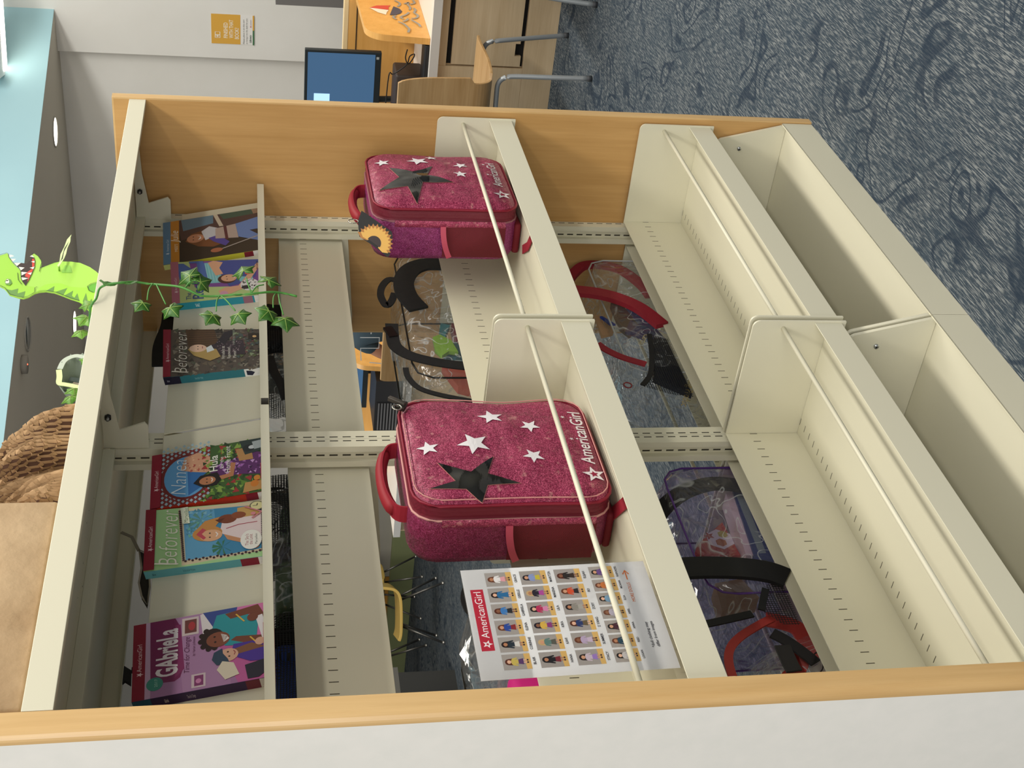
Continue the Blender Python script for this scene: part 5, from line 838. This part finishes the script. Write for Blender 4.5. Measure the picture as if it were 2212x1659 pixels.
# ================================================================== COMPUTER CORNER, RIGHT
XD, YA, YB = 4.65, -.9, 3.6
t = thing('computer_desk', (4.95, 1.3, 0), 'low white-topped birch computer desk along the right wall', 'desk')
mb = MB(); mb.box((XD, YA, .556), (5.24, YB, .596), M('e9e2d8', .4)); mb.build('desk_top', t, bevel=.002)
mb = MB(); mb.box((XD-.004, YA, .556), (XD-.0002, YB, .596), M('c4c3c0', .4)); mb.build('edge_strip', t)
mb = MB(); mb.box((XD+.05, YA, 0), (XD+.07, YB, .145), WOOD_LIGHT); mb.build('kick_panel', t); mb = MB(); mb.box((XD+.075, YA, 0), (5.2, YB, .555), WOOD_LIGHT); mb.build('carcass', t)
mb = MB(); mb.box((XD+.051, .72, .146), (XD+.0749, YB, .555), WOOD_LIGHT); mb.build('side_frame', t)
mb = MB(); mb.box((XD+.0735, YA, .147), (XD+.0755, .715, .553), M('0c0b0c', .8)); mb.build('gap_shade', t)  # black sheet painting the shade in the gaps above and below the door
mb = MB(); mb.prism([(YA, .168), (.60, .168), (.60, .190), (.66, .190), (.66, .160), (.712, .160), (.712, .488), (YA, .488)], 'x', XD+.055, XD+.073, WOOD_LIGHT); mb.build('door', t); mb = MB(); mb.box((XD+.055, YA, .512), (XD+.0735, .72, .5545), WOOD_LIGHT); mb.build('top_rail', t)
t = thing('back_board', (5.26, 1.3, 0), 'maple back board standing up behind the computer desk', 'back board'); mb = MB(); mb.box((5.245, YA, 0), (5.285, YB, .93), WOOD_ORANGE); mb.build('panel', t); mb = MB(); mb.box((5.243, YA, .93), (5.29, YB, .955), M('ead0a0', .4)); mb.build('cap', t, bevel=.003); mb = MB(); mb.box((5.2436, YA, .886), (5.2449, YB, .892), M('3a2c1c', .8)); mb.build('groove', t)
def privacy(y, label, art=None, x0=4.70):
    t = thing('privacy_screen', (4.95, y, .597), label, 'desk divider', 'rounded maple dividers on the computer desk'); r_ = .11; zt = .890
    prof = [(x0-.02, .597), (x0, zt-r_)]+[(x0+r_-r_*math.cos(a*PI/16), zt-r_+r_*math.sin(a*PI/16)) for a in range(1, 9)]+[(5.24, zt+.01), (5.24, .597)]
    mb = MB(); mb.prism(prof, 'y', y, y+.03, WOOD_ORANGE, True)
    if art: art(Art(mb, lambda u, v, h: Vector((u, y-h, v)), .0004))
    mb.build('divider_panel', t, bevel=.002)
def sail(A):
    g_ = lambda pts: [(lambda q: (q.x, q.z))(P(640+a/6.9125, b/6.9125, 'y', .585)) for a, b in pts]
    A.k = 3; A.poly(g_([(1090, 120), (1200, 85), (1410, 85), (1375, 112), (1380, 150)]), 'cf4a44'); A.poly(g_([(1090, 120), (1380, 155), (1350, 190), (1340, 225), (1220, 190)]), 'f3e6cf'); A.poly(g_([(1395, 230), (1450, 100), (1540, 135), (1580, 175), (1560, 205), (1480, 230)]), '33475e')
    for ln in ([(1470, 15), (1540, 50), (1545, 80), (1510, 105)], [(1610, 65), (1680, 45), (1660, 70), (1700, 120), (1690, 155)], [(1700, 75), (1765, 55), (1740, 10)], [(1750, 130), (1780, 160), (1760, 200), (1815, 240), (1790, 280), (1720, 285)], [(1680, 195), (1640, 230), (1560, 265), (1600, 295)], [(1490, 245), (1445, 265), (1490, 300)], [(1670, 290), (1640, 320), (1590, 335)], [(1520, 340), (1600, 370), (1660, 420), (1685, 450), (1670, 500)], [(1715, 310), (1780, 350), (1830, 380), (1850, 415)]): A.line(g_([tuple(p)[:2] for p in smooth_path([(a, b, 0) for a, b in ln], 4)]), .011, '8f9694')
privacy(.585, 'maple desk divider inlaid with a red-sailed boat and grey waves', sail); privacy(2.42, 'plain maple desk divider seen between the display and middle shelves', None)
def monitor(x, y0, y1, z0, z1, label, facing=-1):
    t = thing('monitor', (x, (y0+y1)/2, .597), label, 'monitor', 'computer monitors'); mb = MB(); mb.box((x, y0, z0), (x+.03, y1, z1), M('22292c', .4)); mb.build('bezel', t, bevel=.003)
    mb = MB(); mb.box((x-.0012, y0+.012, z0+.03), (x-.0002, y1-.012, z1-.014), mk_emit('screen_blue', '3f6284', .75)); s_ = mb.build('screen', t); mb = MB(); mb.cyl((x+.03, (y0+y1)/2, z0+.12), (x+.06, (y0+y1)/2, .60), .016, M('22292c', .4), 10); mb.cyl((x+.05, (y0+y1)/2, .5975), (x+.05, (y0+y1)/2, .604), .09, M('22292c', .4), 20); mb.build('stand', t); return t, s_
t, s_ = monitor(5.0, .786, 1.30, .782, 1.150, 'slim black monitor with a blue screen on the low desk'); a = P(678, 201, 'x', 5.0); b = P(712, 203, 'x', 5.0); mb = MB(); mb.box((4.9980, a.y, b.z), (4.9985, a.y+.06, a.z), mk_emit('screen_pale', 'a9d0f4', 1.1)); mb.build('screen_window', s_)
a = P(816, 126, 'x', 5.0); mb = MB(); mb.box((4.9980, a.y-.006, a.z-.007), (4.9995, a.y+.006, a.z+.006), M('a9adaa', .4)); mb.build('badge', t)
monitor(5.06, 2.50, 2.96, .752, 1.08, 'monitor with blue screen behind the plain maple divider')
mb = MB(); mb.rbox((4.76, .80, .5975), (4.93, 1.14, .735), .012, M('3a302b', .5), 3); tag(mb.build('printer_box', origin=(4.85, .97, .597)), 'small dark brown receipt printer below the blue monitor', 'printer')
mb = MB(); mb.rbox((4.68, .62, .5975), (4.80, 1.0, .617), .005, M('1a1a1c', .5), 2); tag(mb.build('keyboard', origin=(4.74, .8, .597)), 'black keyboard at the front edge of the low desk', 'keyboard')
mb = MB(); mb.tube(smooth_path([P(x, y, 'x', 4.74) for x, y in ((880, 107), (876, 125), (882, 138), (893, 125), (895, 117), (885, 122), (878, 140), (850, 160), (840, 163))]+[Vector((4.80, 1.02, .775)), Vector((4.98, 1.10, .775))], 5), .003, M('17130f', .5), 6); tag(mb.build('cable', origin=(4.82, .85, .62)), 'thin black cable looping over the printer to the monitor', 'cable')
a = P(640, 14, 'x', 6.6); b = P(470, 6, 'x', 6.6); mb = MB(); mb.box((6.6, a.y-.8, 0), (7.0, a.y-.005, a.z+.12), M('6a6866', .6)); tag(mb.build('grey_cabinet', origin=(6.8, a.y-.4, 0)), 'grey blurred cabinet behind the maple back board at the frame edge', 'cabinet')
def kid_chair(label):
    t = thing('school_chair', (4.2, .68, 0), label, 'chair', 'beech plywood chairs at the low desk'); prof = smooth_path([(3.925, .820, 0), (3.945, .70, 0), (3.955, .56, 0), (3.965, .47, 0), (4.00, .43, 0), (4.06, .418, 0), (4.2, .412, 0), (4.40, .418, 0), (4.50, .408, 0)], 5)
    mb = MB(); n = len(prof); y0, y1 = .475, .885; vs = []
    for i, p in enumerate(prof):
        a = prof[max(i-1, 0)]; b = prof[min(i+1, n-1)]; dx, dz_ = b.x-a.x, b.y-a.y; L_ = math.hypot(dx, dz_); nx, nz = -dz_/L_*.006, dx/L_*.006; ins = .02*math.exp(-i/2) + (.025 if 12 < i < 22 else 0)+.02*math.exp(-(n-1-i)/2)
        for yy in (y0+ins, y1-ins): vs += [(p.x-nx, yy, p.y-nz), (p.x+nx, yy, p.y+nz)]
    fs = []
    for i in range(n-1):
        o_ = 4*i; fs += [(o_, o_+4, o_+6, o_+2), (o_+1, o_+3, o_+7, o_+5), (o_, o_+1, o_+5, o_+4), (o_+2, o_+6, o_+7, o_+3)]
    fs += [(0, 2, 3, 1), (4*n-4, 4*n-3, 4*n-1, 4*n-2)]; mb.add(vs, fs, WOOD_CHAIR); mb.build('seat_shell', t, bevel=.002); ST = M('9ea3a6', .38, .35)
    for (x, fx, s_) in ((4.05, 3.985, -1), (4.46, 4.485, -1), (4.05, 3.985, 1), (4.46, 4.485, 1)):
        yf_ = .68+s_*.19; mb = MB(); mb.tube(smooth_path([(x-.01, .68+s_*.002, .385), (x-.01, .68+s_*.10, .388), (x-.01, .68+s_*.15, .386), (x-.014, .68+s_*.178, .365), (x-.02, .68+s_*.19, .32), (x*.5+fx*.5-.015, .68+s_*.203, .17), (fx, .68+s_*.212, .012)], 4), .0105, ST, 12); mb.build('leg', t)
        mb = MB(); mb.cyl((fx, .68+s_*.212, .0005), (fx, .68+s_*.212, .02), .0125, M('3a3c40', .6), 12); mb.build('foot_cap', t)
    return t
ch = kid_chair('bent beech plywood chair with grey steel legs facing the blue monitor')
dup(ch, Vector((4.2+.09, .68-.71, 0)), None, 'beech chair mostly outside the frame, one steel leg showing'); dup(ch, Vector((4.2-.03, .68+1.08, 0)), None, 'birch chair with the person sitting on it')
# computer tower, seen through the gap
mb = MB(); mb.box((4.70, 2.52, .5975), (5.0, 2.86, .745), M('2a2a2c', .5)); t = mb.build('computer_tower', origin=(4.85, 2.7, .5975)); tag(t, 'dark computer tower with a ribbed front beside the plain divider', 'computer')
mb = MB()
for k in range(1): mb.box((4.6965, 2.66, .600), (4.6995, 2.85, .735), M('1c1c1e', .6))
g_ = mb.build('grille', t)
for k in range(8): mb = MB(); mb.box((4.693, 2.665, .604+k*.0165), (4.6964, 2.845, .612+k*.0165), M('6a6a6c', .5)); mb.build('rib', g_)
# ------------------------------------------------------------------ person on the birch chair
pn = thing('person', (4.16, 1.76, .43), 'person in a dark slate printed T-shirt sitting on the birch chair, back to the camera', 'person')
def skin(name, V, Ed, Rd, mat, parent, sub=2):
    org = Vector(parent['o']); me = bpy.data.meshes.new(name); me.from_pydata([Vector(v)-org for v in V], Ed, []); o = bpy.data.objects.new(name, me); C.objects.link(o); o.parent = parent; o['o'] = list(org)
    mo = o.modifiers.new('k', 'SKIN'); mo.use_smooth_shade = True
    for i, r_ in enumerate(Rd): me.skin_vertices[0].data[i].radius = (r_, r_) if not isinstance(r_, tuple) else r_
    me.skin_vertices[0].data[0].use_root = True; s_ = o.modifiers.new('u', 'SUBSURF'); s_.levels = s_.render_levels = sub; me.materials.append(mat); return o
SK = M('b98468', .55); bx, by = 4.15, 1.76
V = [(bx, by, .50), (bx, by, .62), (bx+.01, by, .76), (bx+.02, by, .88), (bx+.03, by, .95), (bx+.045, by, 1.02), (bx+.05, by, 1.10), (bx+.05, by, 1.16)]; Rd = [.085, .08, .085, .08, .035, .055, .072, .055]; Ed = [(i, i+1) for i in range(7)]
def limb(start, pts, rr):
    prev = start
    for p, r_ in zip(pts, rr): V.append(p); Rd.append(r_); Ed.append((prev, len(V)-1)); prev = len(V)-1
    return prev
for s_ in (-1, 1):
    h_ = limb(3, [(bx, by+s_*.13, .90), (bx-.02, by+s_*.20, .78), (bx-.03, by+s_*.225, .68)] if s_ > 0 else [(bx, by-.13, .90), (bx+.10, by-.19, .76), (bx+.28, by-.15, .68)], [.042, .033, .026])
    e = V[h_]; d_ = Vector((.03, .02*s_, -.13)) if s_ > 0 else Vector((.17, .05, -.02)); w_ = limb(h_, [tuple(Vector(e)+d_)], [.019]); q_ = Vector(V[w_]); dn = d_.normalized(); pa_ = limb(w_, [tuple(q_+dn*.035)], [.022])
    sd = Vector((0, 1, 0)) if abs(dn.y) < .5 else Vector((1, 0, 0)); sd2 = Vector((1, 0, 0)) if s_ > 0 else Vector((0, 1, 0))
    for k in range(4): f0 = Vector(V[pa_])+sd2*(k-1.5)*.012+dn*.018; limb(pa_, [tuple(f0), tuple(f0+dn*.022+Vector((0, 0, -.004))), tuple(f0+dn*(.036+.004*(k in (1, 2)))+Vector((0, 0, -.01)))], [.0075, .0065, .0055])
    limb(pa_, [tuple(Vector(V[pa_])-sd2*.026+dn*.004), tuple(Vector(V[pa_])-sd2*.034+dn*.022)], [.008, .0065])
    k_ = limb(0, [(bx+.05, by+s_*.07, .475), (bx+.34, by+s_*.09, .47), (bx+.35, by+s_*.09, .26), (bx+.34, by+s_*.09, .07), (bx+.44, by+s_*.10, .035)], [.062, .045, .036, .026, .024])
skin('body', V, Ed, Rd, SK, pn)
SH = M('3c4f5a', .8)
skin('shirt', [(bx, by, .50), (bx, by, .62), (bx+.01, by, .76), (bx+.02, by, .88), (bx+.03, by, .935), (bx, by+.13, .90), (bx-.015, by+.185, .81), (bx, by-.13, .90), (bx+.07, by-.175, .80)], [(0, 1), (1, 2), (2, 3), (3, 4), (3, 5), (5, 6), (3, 7), (7, 8)], [(.10, .115), (.098, .11), (.10, .12), (.094, .115), .045, .056, .052, .056, .05], SH, pn)
skin('shorts', [(bx, by, .49), (bx, by, .54), (bx+.08, by+.08, .478), (bx+.26, by+.09, .475), (bx+.08, by-.08, .478), (bx+.26, by-.09, .475)], [(0, 1), (0, 2), (2, 3), (0, 4), (4, 5)], [(.105, .12), .10, .072, .064, .072, .064], M('26304a', .85), pn)
mb = MB(); mb.grid(lambda u, v: Vector((bx+.042+.082*math.cos(u*2*PI)*math.sin(v*PI*.62+.02)-.008, by+.078*math.sin(u*2*PI)*math.sin(v*PI*.62+.02), 1.125+.088*math.cos(v*PI*.62+.02))), 24, 12, M('2a1a12', .7), True, True); mb.build('hair', pn)
mb = MB(); A = Art(mb, lambda u, v, h: Vector((bx-.118-h, u, v)), .0005)
for ln in ([(1.93, .90), (1.86, .905), (1.86, .82), (1.80, .82), (1.80, .91)], [(1.78, .86), (1.70, .86)], [(1.90, .79), (1.82, .79), (1.82, .72), (1.74, .72)], [(1.94, .86), (1.95, .76), (1.90, .70), (1.76, .69)]): A.line(ln, .005, 'cfd6da')
mb.build('shirt_print', pn)
for s_ in (-1, 1): mb = MB(); mb.rbox((bx+.29, by+s_*.095-.034, .001), (bx+.50, by+s_*.095+.034, .065), .02, M('d8d4d0', .6), 3); mb.build('shoe', pn)
# ------------------------------------------------------------------ far rear of the room
mb = MB(); mb.box((7.42, 4.6, 0), (7.98, 9.5, .20), M('8a9268', .7)); tag(mb.build('green_plinth', origin=(7.7, 7, 0)), 'long low green plinth at the foot of the far wall', 'plinth')
for k, (y0, y1, h_, z1, lb) in enumerate(((5.2, 6.62, 'aaa69c', .9, 'light grey cabinet on the green plinth, right of the orange one'), (6.63, 7.44, 'c08a3c', .85, 'orange maple cabinet on the green plinth'), (7.45, 9.0, 'a8a49a', .9, 'light grey cabinet on the green plinth, left of the orange one'))):
    mb = MB(); mb.box((7.5, y0, .201), (7.97, y1, z1), M(h_, .6)); tag(mb.build('low_cabinet', origin=(7.7, (y0+y1)/2, .201)), lb, 'cabinet', 'cabinets on the green plinth')
def stick_chair(label):
    t = thing('shell_chair', (0, 0, 0), label, 'chair', 'metal-legged shell chairs at the back'); pr = smooth_path([(-.20, .34, 0), (-.14, .325, 0), (.02, .322, 0), (.12, .330, 0), (.17, .36, 0), (.19, .42, 0), (.205, .58, 0)], 5); mb = MB()
    mb.strap([(p.x, 0, p.y) for p in pr], .34, .022, lambda i: (0, 0, 1) if i < 16 else (-1, 0, .3), M('cfae5a', .45)); mb.build('seat_shell', t, bevel=.004); LG = M('6c6a66', .35, .8)
    for sx in (-1, 1):
        for sy in (-1, 1): mb = MB(); mb.cyl((sx*.10, sy*.10, .312), (sx*.22, sy*.19, .016), .0085, LG, 8); l_ = mb.build('leg', t); mb = MB(); mb.cyl((sx*.222, sy*.192, .0005), (sx*.218, sy*.188, .02), .012, M('c9c6c0', .25, .9), 8); mb.build('foot_tip', l_)
    return t
sc_ = stick_chair('yellow shell chair with thin splayed metal legs, nearest at the back'); sc_.location = (5.97, 5.53, 0); sc_.rotation_euler = (0, 0, R(-52))
dup(sc_, (7.02, 6.30, 0), R(20), 'shell chair by the green plinth, only its metal legs showing'); dup(sc_, (6.42, 6.62, 0), R(-140), 'shell chair behind the yellow one, partly hidden by the shelf')
t = thing('grey_bench', (4.5, 5.5, 0), 'grey steel bench with a dark top at the back beside the yellow chair', 'bench'); mb = MB(); mb.box((3.9, 5.17, .0), (4.80, 5.40, .52), M('7d7c76', .6)); mb.build('side_panel', t); mb = MB(); mb.box((4.1, 5.41, .0), (5.25, 5.95, .40), M('3a3a38', .6)); mb.build('dark_base', t); mb = MB(); mb.box((4.1, 5.41, .401), (5.3, 5.97, .52), M('6a6862', .6)); mb.build('bench_top', t)
